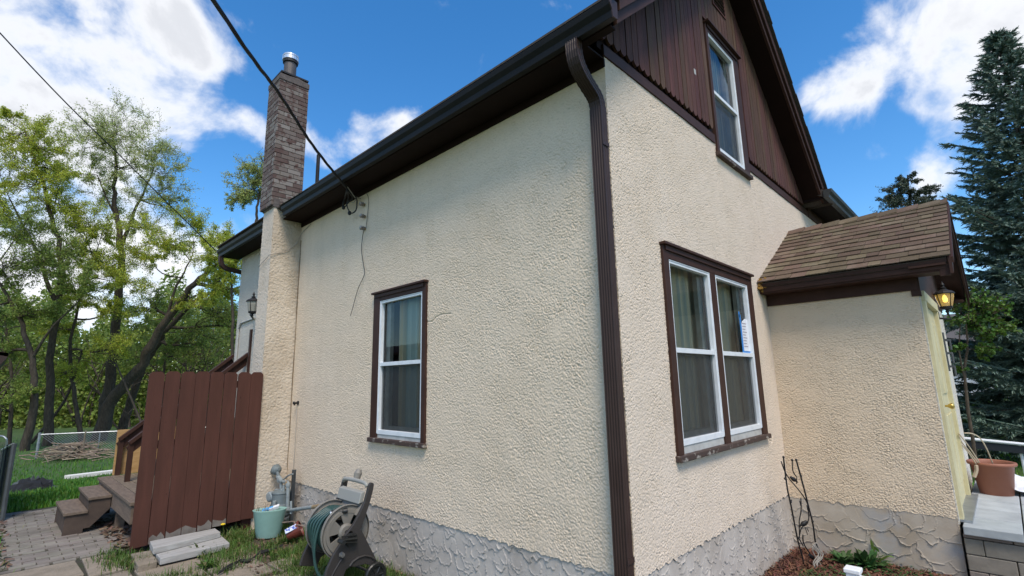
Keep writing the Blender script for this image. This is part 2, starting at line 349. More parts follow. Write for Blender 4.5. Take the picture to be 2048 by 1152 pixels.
_b = m_amber.node_tree.nodes['Principled BSDF']; _b.inputs['Base Color'].default_value = (.8,.75,.6,1); _b.inputs['Roughness'].default_value = .15; _b.inputs['Transmission Weight'].default_value = .85; _b.inputs['IOR'].default_value = 1.1; _b.inputs['Emission Color'].default_value = (1,.62,.12,1); _b.inputs['Emission Strength'].default_value = .10
m_bulb = D.materials.new('lit_bulb'); m_bulb.use_nodes = True
_b = m_bulb.node_tree.nodes['Principled BSDF']; _b.inputs['Emission Color'].default_value = (1,.66,.10,1); _b.inputs['Emission Strength'].default_value = 1.1
m_frost = mat('lantern_glass', (.34,.33,.29), .3)

# ------------------------------------------------------------------ relief fields
def bandnoise(nu, nv, step, wave, aspect=1.0, seed=0):
    r = np.random.default_rng(seed); w = np.fft.rfft2(r.standard_normal((nv, nu)))
    fv = np.fft.fftfreq(nv, step)[:, None]; fu = np.fft.rfftfreq(nu, step)[None, :]
    f = np.hypot(fv*aspect, fu); f0 = 1/wave
    h = np.fft.irfft2(w*np.exp(-((f-f0)/(f0*.42))**2), s=(nv, nu)); return h/h.std()
def smooth1(n, step, wave, seed):
    return bandnoise(n, 2, step, wave, 1, seed)[0]
def grid(name, m, u0, u1, z0, z1, step, mapf, amp=.0035, wave=.034, holes=(), cracks=(), parent=None, seed=1, jag=0, cut=None, kind='stucco'):
    nu, nv = int(round((u1-u0)/step))+1, int(round((z1-z0)/step))+1
    u = np.linspace(u0, u1, nu); z = np.linspace(z0, z1, nv); UU, ZZ = np.meshgrid(u, z)
    if kind == 'stucco':
        a = bandnoise(nu, nv, step, wave, 1.25, seed); b = bandnoise(nu, nv, step, wave*2.6, 1, seed+50)
        c = bandnoise(nu, nv, step, wave*1.7, 1, seed+33); H = amp*(.40*np.tanh(1.2*a)-1.9*np.exp(-((a+.3)/.33)**2)*np.clip(.85+.45*c, 0, 1.5)+.28*bandnoise(nu, nv, step, wave*.55, 1, seed+9))*np.clip(.80+.11*bandnoise(nu, nv, step, .16, 1, seed+71)+.12*bandnoise(nu, nv, step, .45, 1, seed+72), .35, 1.3) + .0004*b + .0006*bandnoise(nu, nv, step, .35, 1, seed+73)
    else: H = trowel(UU, ZZ, u0, u1, z0, z1, seed, 1.75 if kind == 'big' else 1.0)
    for pl in cracks:
        for (a0, b0), (a1, b1) in zip(pl[:-1], pl[1:]):
            d = np.array((a1-a0, b1-b0)); t = np.clip(((UU-a0)*d[0]+(ZZ-b0)*d[1])/(d@d), 0, 1)
            H -= .009*np.exp(-((UU-a0-t*d[0])**2+(ZZ-b0-t*d[1])**2)/(.006**2))
    if jag:
        j = smooth1(nu, step, .12, seed+3)*.5+smooth1(nu, step, .07, seed+4)*.3
        ZZ = ZZ + (jag*j)[None, :]*np.clip(1-(ZZ-z0)/.06, 0, 1)
    X, Y, Z = mapf(UU, H, ZZ)
    V = np.stack([X, Y, Z], -1).reshape(-1, 3)
    idx = np.arange(nu*nv).reshape(nv, nu)
    Q = np.stack([idx[:-1, :-1], idx[:-1, 1:], idx[1:, 1:], idx[1:, :-1]], -1)
    cu = (UU[:-1, :-1]+UU[1:, 1:])/2; cz = (ZZ[:-1, :-1]+ZZ[1:, 1:])/2; keep = np.ones(cu.shape, bool)
    for (a, b, c, d) in holes: keep &= ~((cu > a) & (cu < b) & (cz > c) & (cz < d))
    if cut is not None: keep &= cut(cu, cz)
    Q = Q[keep]; used = np.zeros(len(V), bool); used[Q.ravel()] = True; remap = np.cumsum(used)-1
    return npmesh(name, V[used], remap[Q], m, parent, True)
def trowel(UU, ZZ, u0, u1, z0, z1, seed, S=1.0):
    r = np.random.default_rng(seed); H = np.zeros_like(UU)
    if UU.shape[0] > 8:
        st_p = UU[0,1]-UU[0,0]; w_ = bandnoise(UU.shape[1], UU.shape[0], st_p, .09, 1, seed+5); w2 = bandnoise(UU.shape[1], UU.shape[0], st_p, .05, 1, seed+6); UU = UU+.006*w_+.002*w2; ZZ = ZZ+.005*bandnoise(UU.shape[1], UU.shape[0], st_p, .08, 1, seed+7)+.002*w2
    n = int((u1-u0)*(z1-z0)/.0060/S**1.6)
    cz = np.sort(r.uniform(z0-.05, z1+.02, n))          # trowel passes laid from the bottom up
    for k in range(n):
        a, c = r.uniform(u0, u1), cz[k]; rx, ry = S*r.uniform(.04,.085), S*r.uniform(.05,.10); th = r.uniform(-.9,.9)
        du, dz = UU-a, ZZ-c; p = (du*math.cos(th)+dz*math.sin(th))/rx; q = (-du*math.sin(th)+dz*math.cos(th))/ry
        d2 = p*p+q*q; mk = d2 < 1
        edge = np.exp(-((1-np.sqrt(d2))/(.07/S))**2)*np.clip(.35-q, 0, 1)
        new = .003 - .002*q + (r.uniform(.002,.009) + .002*np.sin(p*3+k))*edge
        H = np.where(mk, new, H)
    return H

# ------------------------------------------------------------------ HOUSE
house = empty('house', (2.5, 3.8, 0), 'small cream stucco house with brown gable, chimney and front porch', 'house')
WZ = 4.02
lmap = lambda u, h, z: (-.014-h, u, z)
fmap = lambda u, h, z: (u, -.014-h, z)
pmap = lambda u, h, z: (2.998-h, -u, z)
lm0 = lambda u, h, z: (-.002-h, u, z)
fm0 = lambda u, h, z: (u, -.002-h, z)
pm0 = lambda u, h, z: (3.004-h, -u, z)
crk1 = [(2.10,2.28),(2.03,2.275),(1.96,2.315),(1.86,2.33),(1.75,2.32)]
crk2 = [(2.62,1.13),(2.6,1.02)]
crkf = [(2.52,1.17),(2.60,1.08),(2.66,1.06),(2.70,1.12)]
grid('side_wall', m_stucco, -.014, 5.14, 0.51, WZ, .0048, lmap, wave=.0185, amp=.0030, holes=[(2.13,3.03,1.16,2.64)], cracks=[crk1, crk2], parent=house, seed=11, jag=.007)
grid('front_wall', m_stucco_front, -.014, 3.02, .51, WZ+.03, .0042, fmap, wave=.0165, amp=.0028, holes=[(.65,2.47,1.15,2.70),(1.98,2.84,3.92,4.3)], cracks=[crkf], parent=house, seed=12, jag=.010)
grid('front_wall', m_stucco_front, 3.02, 7.0, 2.4, WZ+.03, .006, fmap, wave=.020, amp=.0030, parent=house, seed=13)
grid('porch_wall', m_stucco_porch, -.01, 1.31, .485, 2.47, .0044, pmap, amp=.0030, wave=.0175, parent=house, seed=14, jag=.008)
grid('foundation', m_found, -.01, 5.14, -.05, .55, .006, lm0, kind='t', parent=house, seed=21)
grid('foundation', m_found, -.01, 3.02, -.05, .55, .005, fm0, kind='t', parent=house, seed=22)
grid('foundation', m_found_tan, -.01, 1.31, -.05, .53, .005, pm0, kind='big', parent=house, seed=23)
# solid core behind the skins, hollow at the window rooms
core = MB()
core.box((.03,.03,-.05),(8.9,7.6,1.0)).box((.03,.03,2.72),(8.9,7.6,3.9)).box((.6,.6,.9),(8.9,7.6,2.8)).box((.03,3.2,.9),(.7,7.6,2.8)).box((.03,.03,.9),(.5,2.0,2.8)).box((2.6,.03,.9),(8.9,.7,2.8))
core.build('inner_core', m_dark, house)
rw = MB(); rw.box((-.014,5.55,.5),(.02,7.6,3.99)).box((0,7.585,.5),(9,7.61,4.1)); rw.build('rear_wall', mat('stucco_rear', (.60,.555,.475), .92, (.53,.48,.41), 2, bump=.8, bscale=40, bdist=.02, spec=.2), house)
rf = MB(); rf.box((-.004,5.55,-.05),(.02,7.6,.5)); rf.build('foundation', m_found, house)
ew = MB(); ew.box((5.4,-.01,-.05),(9,0.02,2.4)).box((8.98,0,-.05),(9,7.6,4.0)); ew.build('front_wall', m_stucco_front, house)
# porch front wall and the far side wall (stucco), door opening 3.3-4.25
pf = MB(); pf.box((3.006,-1.318,.44),(3.05,-1.20,2.5)).box((4.32,-1.318,.44),(5.35,-1.20,2.5)).box((3.012,-1.30,2.42),(5.35,-1.2,2.6)).box((5.3,-1.3,-.05),(5.35,0,2.5)).box((3.012,-1.31,-.05),(5.35,-1.2,.44))
pf.build('porch_wall', mat('stucco_porch_front', (.66,.62,.54), .92, (.60,.55,.47), 3, bump=.8, bscale=45, bdist=.02, spec=.2), house)
pc = MB(); pc.box((3.02,-1.19,-.05),(5.29,-.0,2.45)); pc.build('porch_core', m_dark, house)

# --- windows
def window(plane, u0, u1, z0, z1, sashes, zf0, zf1, rail, side=.05, curtain=None, ctop=None, capw=.03, label=None, sub=True, rside=None):
    Fm = (lambda u, o, z: (-o, u, z)) if plane == 'x' else (lambda u, o, z: (u, -o, z))
    bx = lambda mb, ua, ub, oa, ob, za, zb: mb.box(Fm(ua, oa, za), Fm(ub, ob, zb))
    g = .014; us0 = sashes[0][0]; us1 = sashes[-1][1]
    w = MB()       # brown casing = the window part itself
    bx(w, u0, us0+.006, -.05, g+.022, z0+.03, z1); bx(w, us1-.006, u1, -.05, g+.022, z0+.03, z1)
    bx(w, us0, us1, -.05, g+.020, zf1-.004, z1-.002)
    bx(w, u0-.012, u1+.012, 0, g+.022+capw, z1, z1+.022)
    bx(w, u0+.03, u1-.03, g+.02, g+.034, z1-.04, z1-.001)
    for a, b in zip(sashes[:-1], sashes[1:]): bx(w, a[1]-.004, b[0]+.004, -.05, g+.018, z0+.03, zf1)
    wo = w.build('window', m_brown, house, bevel=.003)
    if label: wo['label'] = label
    s = MB(); bx(s, u0-.015, u1+.015, -.05, g+.045, z0-.012, z0+.032); s.build('sill', m_brown_sill, wo, bevel=.006)
    if sub:
        s = MB(); bx(s, us0, us1, -.04, g+.004, z0+.033, zf0+.004); s.build('sub_sill', m_whitedull, wo)
    for (a, b) in sashes:
        fw = .034; f = MB()
        bx(f, a, a+fw, -.02, g+.012, zf0, zf1); bx(f, b-fw, b, -.02, g+.012, zf0, zf1)
        bx(f, a+fw, b-fw, -.02, g+.011, zf1-fw, zf1); bx(f, a+fw, b-fw, -.02, g+.011, zf0, zf0+fw+.008)
        bx(f, a+fw, b-fw, -.02, g+.009, rail-.019, rail+.019)
        # raised inner lip of the storm window
        bx(f, a+.006, a+.014, g+.012, g+.016, zf0+.006, zf1-.006); bx(f, b-.014, b-.006, g+.012, g+.016, zf0+.006, zf1-.006); bx(f, a+.014, b-.014, g+.0115, g+.016, zf1-.014, zf1-.007)
        f.build('window_frame', m_white, wo, bevel=.002)
        p = MB(); q4 = lambda mb, ua, ub, o, za, zb: mb.add([Fm(ua,o,za), Fm(ub,o,za), Fm(ub,o,zb), Fm(ua,o,zb)], [(0,1,2,3) if plane == 'y' else (3,2,1,0)])
        q4(p, a+.02, b-.02, -.010, rail, zf1-.02); q4(p, a+.02, b-.02, -.022, zf0+.02, rail); p.build('pane', m_glass, wo)
        i = MB()   # inner timber sash seen through the glass
        bx(i, a+.02, a+.10, -.09, -.05, zf0, zf1); bx(i, b-.10, b-.02, -.09, -.05, zf0, zf1); bx(i, a+.1, b-.1, -.09, -.05, rail-.03, rail+.02); bx(i, a+.1, b-.1, -.09, -.05, zf0, zf0+.08)
        i.build('inner_sash', m_whitedull, wo)
        sc = MB(); q4(sc, a+.03, b-.03, -.004, zf0+.03, rail-.01); sc.build('insect_screen', m_screen, wo)
        if curtain:
            cm, ca, cb, cz0, cz1 = curtain; n = 60; A, B = a+(b-a)*ca, a+(b-a)*cb; vs = []; ph = random.random()*6
            for k in range(n+1):
                uu = A+(B-A)*k/n; o = -.125+.016*math.sin(k*.75+ph)+.012*math.sin(k*.31+ph*2)
                for t in (0, .5, 1): vs.append(Fm(uu + (.02*math.sin(k*.2))*(1-t), o, cz0+(cz1-cz0)*t))
            c = MB().add(vs, [(3*k+j, 3*k+3+j, 3*k+4+j, 3*k+1+j) for k in range(n) for j in (0, 1)]); c.build('curtain', cm, wo, smooth=True)
    return wo
window('x', 2.10, 3.055, 1.135, 2.665, [(2.155, 2.94)], 1.205, 2.59, 1.909, curtain=(m_curtain2, .1, .80, 1.1, 2.7), label='narrow double-hung window with a curtain in the side wall')
window('y', .62, 2.505, 1.125, 2.715, [(.70, 1.475), (1.585, 2.385)], 1.215, 2.62, 1.911, curtain=(m_curtain, .03, .97, 1.15, 2.70), label='paired double-hung windows in the front wall')
window('y', 1.965, 2.87, 3.90, 5.40, [(2.02, 2.735)], 3.965, 5.33, 4.64, curtain=(m_curtain, .55, 1.0, 3.95, 5.5), capw=.045, label='tall attic window in the brown gable', sub=False)
n_ = MB(); n_.prism([(2.36,-.002,1.95),(2.19,-.002,1.95),(2.19,-.002,2.20),(2.22,-.002,2.24),(2.30,-.002,2.27),(2.36,-.002,2.26)], (0,.0015,0))
notice = n_.build('paper_notice', m_paper, None); tag(notice, 'white paper notice taped inside the front window with blue tape', 'notice')
t_ = MB(); t_.box((2.15,-.0035,1.93),(2.19,-.0025,2.30)).box((2.14,-.0035,2.27),(2.17,-.0025,2.33)).box((2.19,-.0035,1.925),(2.36,-.0025,1.948)); t_.build('tape', m_tape, notice)
k_ = MB()
for i in range(9):
    z = 2.215-.028*i; k_.box((2.205, -.0042, z), (2.205+random.uniform(.07,.14), -.0032, z+.006))
k_.build('writing', m_ink, notice)

# --- gable
zl = lambda x: 6.49-.9*abs(x-2.49)
sid = MB(); x = -.085; random.seed(3)
while x < 5.12:
    w = random.choice((.078,.082,.086)); a, b = x, min(x+w, 5.13); segs = [(4.135+random.uniform(-.006,.006), None)]
    yo = -.036-random.uniform(0,.005)
    def board(zb, zt0, zt1, point):
        pts = []
        if point: pts = [(a, zb+.032), (a+.2*(b-a), zb+.008), ((a+b)/2, zb-.006), (a+.8*(b-a), zb+.008), (b, zb+.032)]
        else: pts = [(a, zb), (b, zb)]
        pts += [(b, zt1), (a, zt0)]
        if min(zt0, zt1) - zb < .03: return
        sid.prism([(p[0], yo, p[1]) for p in pts], (0, .022, 0))
    t0, t1 = zl(a)-.004, zl(b)-.004
    if b > 1.97 and a < 2.87:
        board(5.44, t0, t1, False)
        if 0: pass
    else: board(segs[0][0], t0, t1, True)
    x += w+.008
sid.build('gable_siding', m_siding, house)
gb = MB(); gb.prism([(-.09,-.012,4.10),(5.15,-.012,4.10),(5.15,-.012,4.1),(2.49,-.012,6.49),(-.09,-.012,4.17)], (0,.01,0)); 
gb = MB(); gb.prism([(-.09,-.008,4.06),(1.97,-.008,4.06),(1.97,-.008,5.9),(-.09,-.008,4.17)], (0,.01,0)); gb.prism([(2.87,-.008,4.06),(5.15,-.008,4.06),(5.05,-.008,4.19),(2.87,-.008,6.1)], (0,.01,0)); gb.prism([(1.97,-.008,5.40),(2.87,-.008,5.40),(2.87,-.008,6.1),(2.49,-.008,6.48),(1.97,-.008,5.9)], (0,.01,0))
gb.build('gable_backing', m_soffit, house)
tb = MB(); tb.box((-.03,-.026,4.015),(1.95,-.006,4.108)).box((2.885,-.026,4.015),(5.3,-.006,4.108)).box((5.3,-.034,4.015),(8.9,-.006,4.16)); tb.build('frieze_board', m_brown, house, bevel=.003)
# louvred vent
vt = MB(); vt.box((2.24,-.05,5.78),(2.60,-.034,5.80)).box((2.24,-.05,5.80),(2.262,-.034,6.14)).box((2.578,-.05,5.80),(2.60,-.034,6.14)).box((2.262,-.05,6.12),(2.578,-.034,6.14))
v_o = vt.build('vent', m_siding, house)
vs_ = MB()
for i in range(6): vs_.obox((2.42,-.042,5.835+.052*i), (.158,0,0), (0,.010,.012), (0,-.003,.003))
vs_.build('louvre', m_brown, v_o)
vb = MB(); vb.box((2.262,-.036,5.80),(2.578,-.0355,6.12)); vb.build('vent_backing', m_black, v_o)
# small blank plate on siding
pl_ = MB(); pl_.box((1.545,-.040,4.60),(1.585,-.034,4.655)); pl_.build('siding_patch', m_whitedull, house)

# --- main roof (one gable), eaves, soffits
rf_ = MB()
zt = lambda x: 6.70-.9*abs(x-2.49)
rf_.prism([(-.36,-.245,zt(-.36)),(2.49,-.245,6.70),(2.49,-.245,6.50),(-.093,-.245,4.175),(-.25,-.245,4.06)], (0,8.085,0))
rf_.prism([(2.49,-.245,6.70),(5.3,-.245,zt(5.3)),(5.15,-.245,4.11),(2.49,-.245,6.50)], (0,8.085,0))
roof = rf_.build('roof', m_roof_dark, house)
sh = MB()                      # shingle edge standing proud of the rake, slightly ragged
for s_ in (-1, 1):
    for i in range(24):
        t0, t1 = i/24, (i+1)/24; xa, xb = 2.49+s_*2.86*t0, 2.49+s_*2.86*t1; o = random.uniform(0,.012)
        sh.prism([(xa,-.34-o,zt(xa)+.004),(xb,-.34-o,zt(xb)+.004),(xb,-.34-o,zt(xb)+.022),(xa,-.34-o,zt(xa)+.022)], (0,8.2,0))
sh.build('shingle', m_roof_dark, roof)
rk = MB()
for s_ in (-1, 1):
    xe = 2.49+s_*(2.745 if s_ < 0 else 2.62)
    rk.prism([(2.49,-.25,6.47),(xe,-.25,zl(xe)-.02),(xe,-.25,zt(xe)-.02),(2.49,-.25,6.69)], (0,-.03,0))
    rk.prism([(2.49,-.283,6.56),(xe,-.283,zl(xe)+.07),(xe,-.283,zt(xe)-.001),(2.49,-.283,6.699)], (0,-.025,0))
rk.build('rake_board', m_brown, roof, bevel=.003)
rs = MB()
rs.prism([(2.49,-.25,6.472),(-.20,-.25,zl(-.20)-.018),(-.20,-.25,zl(-.20)-.008),(2.49,-.25,6.482)], (0,.235,0)); rs.prism([(2.49,-.25,6.472),(5.06,-.25,zl(5.06)-.018),(5.06,-.25,zl(5.06)-.008),(2.49,-.25,6.482)], (0,.235,0))
rs.box((-.28,-.01,3.995),(.0,5.13,4.01)).box((-.28,-.24,3.995),(-.215,-.01,4.01)).box((-.28,5.56,3.96),(0,7.8,3.975)).box((-.30,-.24,4.0),(-.27,5.0,4.1)).box((-.30,5.6,3.97),(-.27,7.75,4.1))
rs.box((-.03,-.02,3.93),(-.016,5.12,3.995))
rs.box((5.03,-.34,4.16),(8.9,0,4.172)).box((5.03,-.34,4.172),(5.05,0,4.3))
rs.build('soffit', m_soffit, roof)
wr = MB(); wr.prism([(5.0,-.36,4.25),(5.0,3.8,6.5),(5.0,7.8,4.3),(5.0,7.7,4.2),(5.0,3.8,6.35),(5.0,-.3,4.175)], (4.2,0,0)); wr.build('roof', m_roof_dark, house)
# gutters
def gutter(y0, y1, zs=0, nm='gutter'):
    prof = [(-.29,4.0),(-.345,3.99),(-.352,4.035),(-.375,4.07),(-.385,4.108),(-.375,4.115),(-.29,4.115)]
    g_ = MB().prism([(p, y0, q+zs) for p, q in prof], (0, y1-y0, 0))
    o = g_.build(nm, m_gutter, house, bevel=.002)
    e = MB().prism([(p*1.0-(.004 if i in (1,2,3,4,5) else 0), y0, q+zs+(-.004 if i < 2 else .004)) for i, (p, q) in enumerate(prof)], (0,-.008,0)); e.build('end_cap', m_spout, o)
    return o
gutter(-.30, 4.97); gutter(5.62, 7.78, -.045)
gw = MB().prism([(4.98,-.31,4.15),(4.98,-.375,4.14),(4.98,-.383,4.185),(4.98,-.41,4.22),(4.98,-.42,4.262),(4.98,-.31,4.262)], (3.9,0,0)); gw.build('gutter', mat('gutter_grey', (.035,.036,.034), .4, (.05,.05,.046), 5), house, bevel=.002)
fl = MB().prism([(-.382,4.12,4.12),(-.30,4.12,4.20),(-.30,5.13,4.215),(-.382,5.02,4.14)], (-.004,0,.004)); fl.build('flashing', m_flash, roof)
fl = MB().box((-.462,5.02,4.15),(-.36,5.13,4.25)); 
vp = MB().tube([(.28,4.9,4.3),(.28,4.9,5.05)], .035, 12); 
p1 = onx(637,310,.4); vp = MB().tube([(.4,p1[1],4.5),(.4,p1[1],p1[2])], .028, 12); vp.build('vent_pipe', m_black, roof, smooth=False)

# downspouts, corrugated
def spout(path, w, d, name='downspout', ribs=True, elbow_n=8):
    """rectangular pipe along a path in the x-z plane (thin in x, wide in y)"""
    mb = MB(); pts = [np.array(p, float) for p in path]; m = len(pts); vs = []
    nr = 5
    for i in range(m):
        t = pts[min(i+1,m-1)]-pts[max(i-1,0)]; t /= np.linalg.norm(t); nrm = np.array((t[2],0,-t[0])); 
        if nrm[0] > 0: nrm = -nrm
        cr = []
        sc = 1+(.05 if ribs and 0 < i < m-2 and i % 2 else 0)
        k = 4*nr
        for j in range(k+1):      # outer face with fluting
            a = -w/2+w*j/k; fl_ = .004*(1 if (j % 4) in (1,2) else 0); cr.append(pts[i]+nrm*(d/2*sc-fl_)+np.array((0,-a*sc,0)))
        for j in range(5): a = d/2-d*(j+1)/6; cr.append(pts[i]+nrm*(a*sc)+np.array((0,-(w/2-(.003 if j in (1,3) else 0))*sc,0)))
        cr.append(pts[i]-nrm*d/2*sc+np.array((0,-w/2*sc,0))); cr.append(pts[i]-nrm*d/2*sc+np.array((0,w/2*sc,0)))
        vs.append(cr)
    n = len(vs[0]); allv = [v for c in vs for v in c]
    fs = [(i*n+k, i*n+(k+1)%n, (i+1)*n+(k+1)%n, (i+1)*n+k) for i in range(m-1) for k in range(n)]+[tuple(range(n))[::-1], tuple(range((m-1)*n, m*n))]
    mb.add(allv, fs); return mb.build(name, m_spout, house)
yc = .036
def bez(p0, p1, p2, p3, n):
    return [tuple((1-t)**3*np.array(p0)+3*(1-t)**2*t*np.array(p1)+3*(1-t)*t*t*np.array(p2)+t**3*np.array(p3)) for t in [i/n for i in range(n+1)]]
el_ = bez((-.318,.030,4.0),(-.335,.030,3.86),(-.275,.032,3.80),(-.185,.034,3.745),14)+bez((-.185,.034,3.745),(-.10,.035,3.69),(-.058,yc,3.69),(-.058,yc,3.57),12)[1:]
ds = spout(el_, .092, .062)
ds['label'] = 'brown fluted downspout at the near corner of the house'
pp = [(-.058,yc,3.60),(-.058,yc,1.9),(-.058,yc,-.02)]
spout(pp, .098, .066, ribs=False)
boxes('strap', m_spout, ds, [((-.096,yc-.055,z),(-.02,yc-.052,z+.03)) for z in (3.30, .62)])
spout([(-.33,7.68,3.95),(-.33,7.68,3.90),(-.325,7.68,3.85),(-.305,7.68,3.80),(-.27,7.68,3.765),(-.22,7.68,3.745),(-.16,7.68,3.735),(-.08,7.68,3.725),(.02,7.68,3.71),(.10,7.68,3.68)], .085, .06)
spout([(.13,7.68,3.70),(.13,7.68,.0)], .08, .055, ribs=False)

# --- chimney
ch = grid('chimney', m_stucco_chim, 0, .41, -.05, 4.16, .009, lambda u, h, z: (-u, 5.13-h, z), amp=.0033, wave=.030, parent=house, seed=31)
grid('chimney_side', m_stucco_front, 5.13, 5.52, -.05, 4.20, .009, lambda u, h, z: (-.41-h, u, z), amp=.003, wave=.028, parent=ch, seed=32)
cc = MB().box((-.408,5.135,-.05),(0,5.52,4.15)); cc.build('chimney_core', m_stucco_chim, ch)
r_s = random.Random(2); MB().tube([(-.018+r_s.uniform(-.004,.004), 5.118, .5+.12*i) for i in range(28)], [r_s.uniform(.003,.009) for i in range(28)], 6).build('joint_seam', mat('dirty_seam', (.30,.22,.14), .95, (.16,.115,.075), 9), ch)
cs = MB().box((-.425,5.118,4.15),(-.34,5.52,4.19)); cs.prism([(-.425,5.115,4.19),(-.345,5.115,4.19),(-.345,5.115,4.27),(-.425,5.115,4.27)], (0,.06,0)); cs.build('shoulder', m_mortar, ch)
bs = MB().box((-.448,5.142,4.17),(-.042,5.545,6.20)); bsk = bs.build('brick_stack', m_mortar, ch)
br = MB(); z = 4.18; row = 0
bl, bh = .19, .056
while z < 6.10:
    o = (row % 2)*.1
    for face in range(4):
        L0, L1 = ((-.455,-.035),(5.132,5.556))[face % 2]; uu = L0-o
        while uu < L1-.012:
            a, b = max(uu+.004, L0), min(uu+bl-.004, L1); j = random.uniform(-.002,.003)
            if b-a > .02:
                if face == 0: br.box((a,5.132-j,z),(b,5.15,z+bh))
                elif face == 1: br.box((-.455-j,a,z),(-.44,b,z+bh))
                elif face == 2: br.box((a,5.54,z),(b,5.556+j,z+bh))
                else: br.box((-.05,a,z),(-.035+j,b,z+bh))
            uu += bl
    z += bh+.009; row += 1
br.build('brick', m_brick, bsk)
cp = MB(); cp.prism([(-.462,5.122,6.10),(-.03,5.122,6.10),(-.03,5.122,6.175),(-.20,5.122,6.205),(-.462,5.122,6.17)], (0,.45,0)); cp.build('crown', m_mortar, bsk)
cq = MB().obox((-.24,5.345,6.235), (.20,0,.0), (0,.205,0), (.0,0,.012)); cq.build('cap_sheet', m_black, ch)
fp = MB().tube([(-.25,5.34,6.2),(-.25,5.34,6.56)], .088, 22); flu = fp.build('flue_pipe', m_flue, ch, smooth=False)
MB().lathe([(.09,6.52),(.107,6.53),(.107,6.56),(.09,6.57)], (-.25,5.34,0), 22).build('collar', m_black, flu)
MB().lathe([(.104,6.565),(.115,6.57),(.115,6.62),(.108,6.625),(.113,6.63),(.113,6.655),(.06,6.675),(.001,6.68)], (-.25,5.34,0), 24).build('rain_cap', m_tinband, flu)

# --- porch roof
EX, RX, EZ, RZ = 2.75, 4.20, 2.685, 3.545
py0, py1 = -1.585, -.018
slope = np.array((RX-EX, 0, RZ-EZ)); SL = np.linalg.norm(slope); sdir = slope/SL; sn = np.array((-sdir[2],0,sdir[0]))
pr = MB()
pr.prism([(EX+.01,py1,EZ-.005),(RX,py1,RZ-.02),(2*RX-EX-.01,py1,EZ-.005),(2*RX-EX-.02,py1,EZ-.05),(RX,py1,RZ-.07),(EX+.02,py1,EZ-.05)], (0,py0-py1+.03,0))
proof = pr.build('porch_roof', m_roof_dark, house)
st = MB(); rows = 13; ex = SL/rows; random.seed(5)
for side in (0, 1):
    for rr in range(rows):
        y = py1 - random.uniform(0, .15)*0
        while y > py0+.005:
            w = random.choice((.10,.14,.17,.20,.15)); ya, yb = y, max(y-w+.003, py0-random.uniform(0,.006))
            if yb-py0 < .05: yb = py0-random.uniform(0,.004)
            thick = random.choice((.006,.010,.012)); b0 = rr*ex-.012+random.uniform(-.004,.003); b1 = (rr+1)*ex+.03
            lift = .004
            c0 = np.array((EX,0,EZ))+sdir*b0+sn*(lift+.006); c1 = np.array((EX,0,EZ))+sdir*min(b1, SL)+sn*lift*.2
            q = [c0, c1, c1+sn*.004, c0+sn*thick]
            if side: q = [np.array((2*RX-p[0],0,p[2])) for p in q]
            st.prism([(p[0], ya, p[2]) for p in q], (0, yb-ya, 0)); y -= w
            if yb <= py0: break
st.build('shingle', m_shingle, proof)
rc = MB(); y = py1
while y > py0:
    yb = max(y-.19, py0-.01); h0 = .016; h1 = .026
    for s_ in (-1, 1):
        q = lambda yy, hh: [np.array((RX, yy, RZ+hh+.012)), np.array((RX+s_*.115, yy, RZ-.062+hh))]
        a = q(y+.02, h0-.006); b = q(yb, h1)
        rc.add([a[0],a[1],b[1],b[0],a[0]-[0,0,.01],a[1]-[0,0,.01],b[1]-[0,0,.012],b[0]-[0,0,.012]], [(0,1,2,3),(7,6,5,4),(0,4,5,1),(1,5,6,2),(2,6,7,3),(3,7,4,0)])
    y -= .19
rc.build('ridge_cap', m_shingle, proof)
fb = MB(); fb.box((EX+.012,py0+.03,EZ-.045),(EX+.035,py1,EZ-.004)).box((EX+.028,py0+.03,EZ-.10),(EX+.05,py1,EZ-.04)).box((EX+.04,py0+.05,EZ-.115),(3.0,py1,EZ-.10))
fb.box((2.975,-1.318,2.455),(2.995,-.02,2.58))
fb.box((EX+.03,py0+.02,EZ-.16),(EX+.05,py0+.09,EZ-.06))
fb.build('eave_moulding', m_brown, proof, bevel=.002)
MB().box((2*RX-EX-.035,py0+.03,EZ-.10),(2*RX-EX-.012,py1,EZ-.004)).box((5.36,py0+.05,EZ-.115),(2*RX-EX-.02,py1,EZ-.10)).build('eave_moulding', m_brown, proof)
gg = MB(); gg.prism([(3.0,-1.325,2.44),(5.36,-1.325,2.44),(5.36,-1.325,2.72),(RX,-1.325,RZ-.09),(3.0,-1.325,2.72)], (0,.02,0)); gg.build('gable_siding', m_brown, proof)
gr = MB()
for s_ in (-1, 1):
    e = RX+s_*(RX-EX-.0)
    gr.prism([(RX,py0+.02,RZ-.015),(e,py0+.02,EZ-.012),(e,py0+.02,EZ-.15),(RX,py0+.02,RZ-.16)], (0,-.022,0)); gr.prism([(RX,py0+.04,RZ-.07),(e,py0+.04,EZ-.05),(e,py0+.04,EZ-.065),(RX,py0+.04,RZ-.085)], (0,-py0-1.33,0))
    gr.prism([(RX,py0-.003,RZ-.01),(e,py0-.003,EZ-.008),(e,py0-.003,EZ-.06),(RX,py0-.003,RZ-.07)], (0,-.014,0))
gr.build('rake_board', m_brown, proof)
mo = MB()
for i in range(60):
    p = np.array((EX+.03+random.gauss(0,.02), -.03-abs(random.gauss(0,.02)), EZ-.02+random.gauss(0,.035))); r_ = random.uniform(.006,.014)
    mo.obox(p, (r_,random.uniform(-.004,.004),0), (0,r_,.003), (.002,0,r_))
mo.build('lichen', m_lichen, proof)
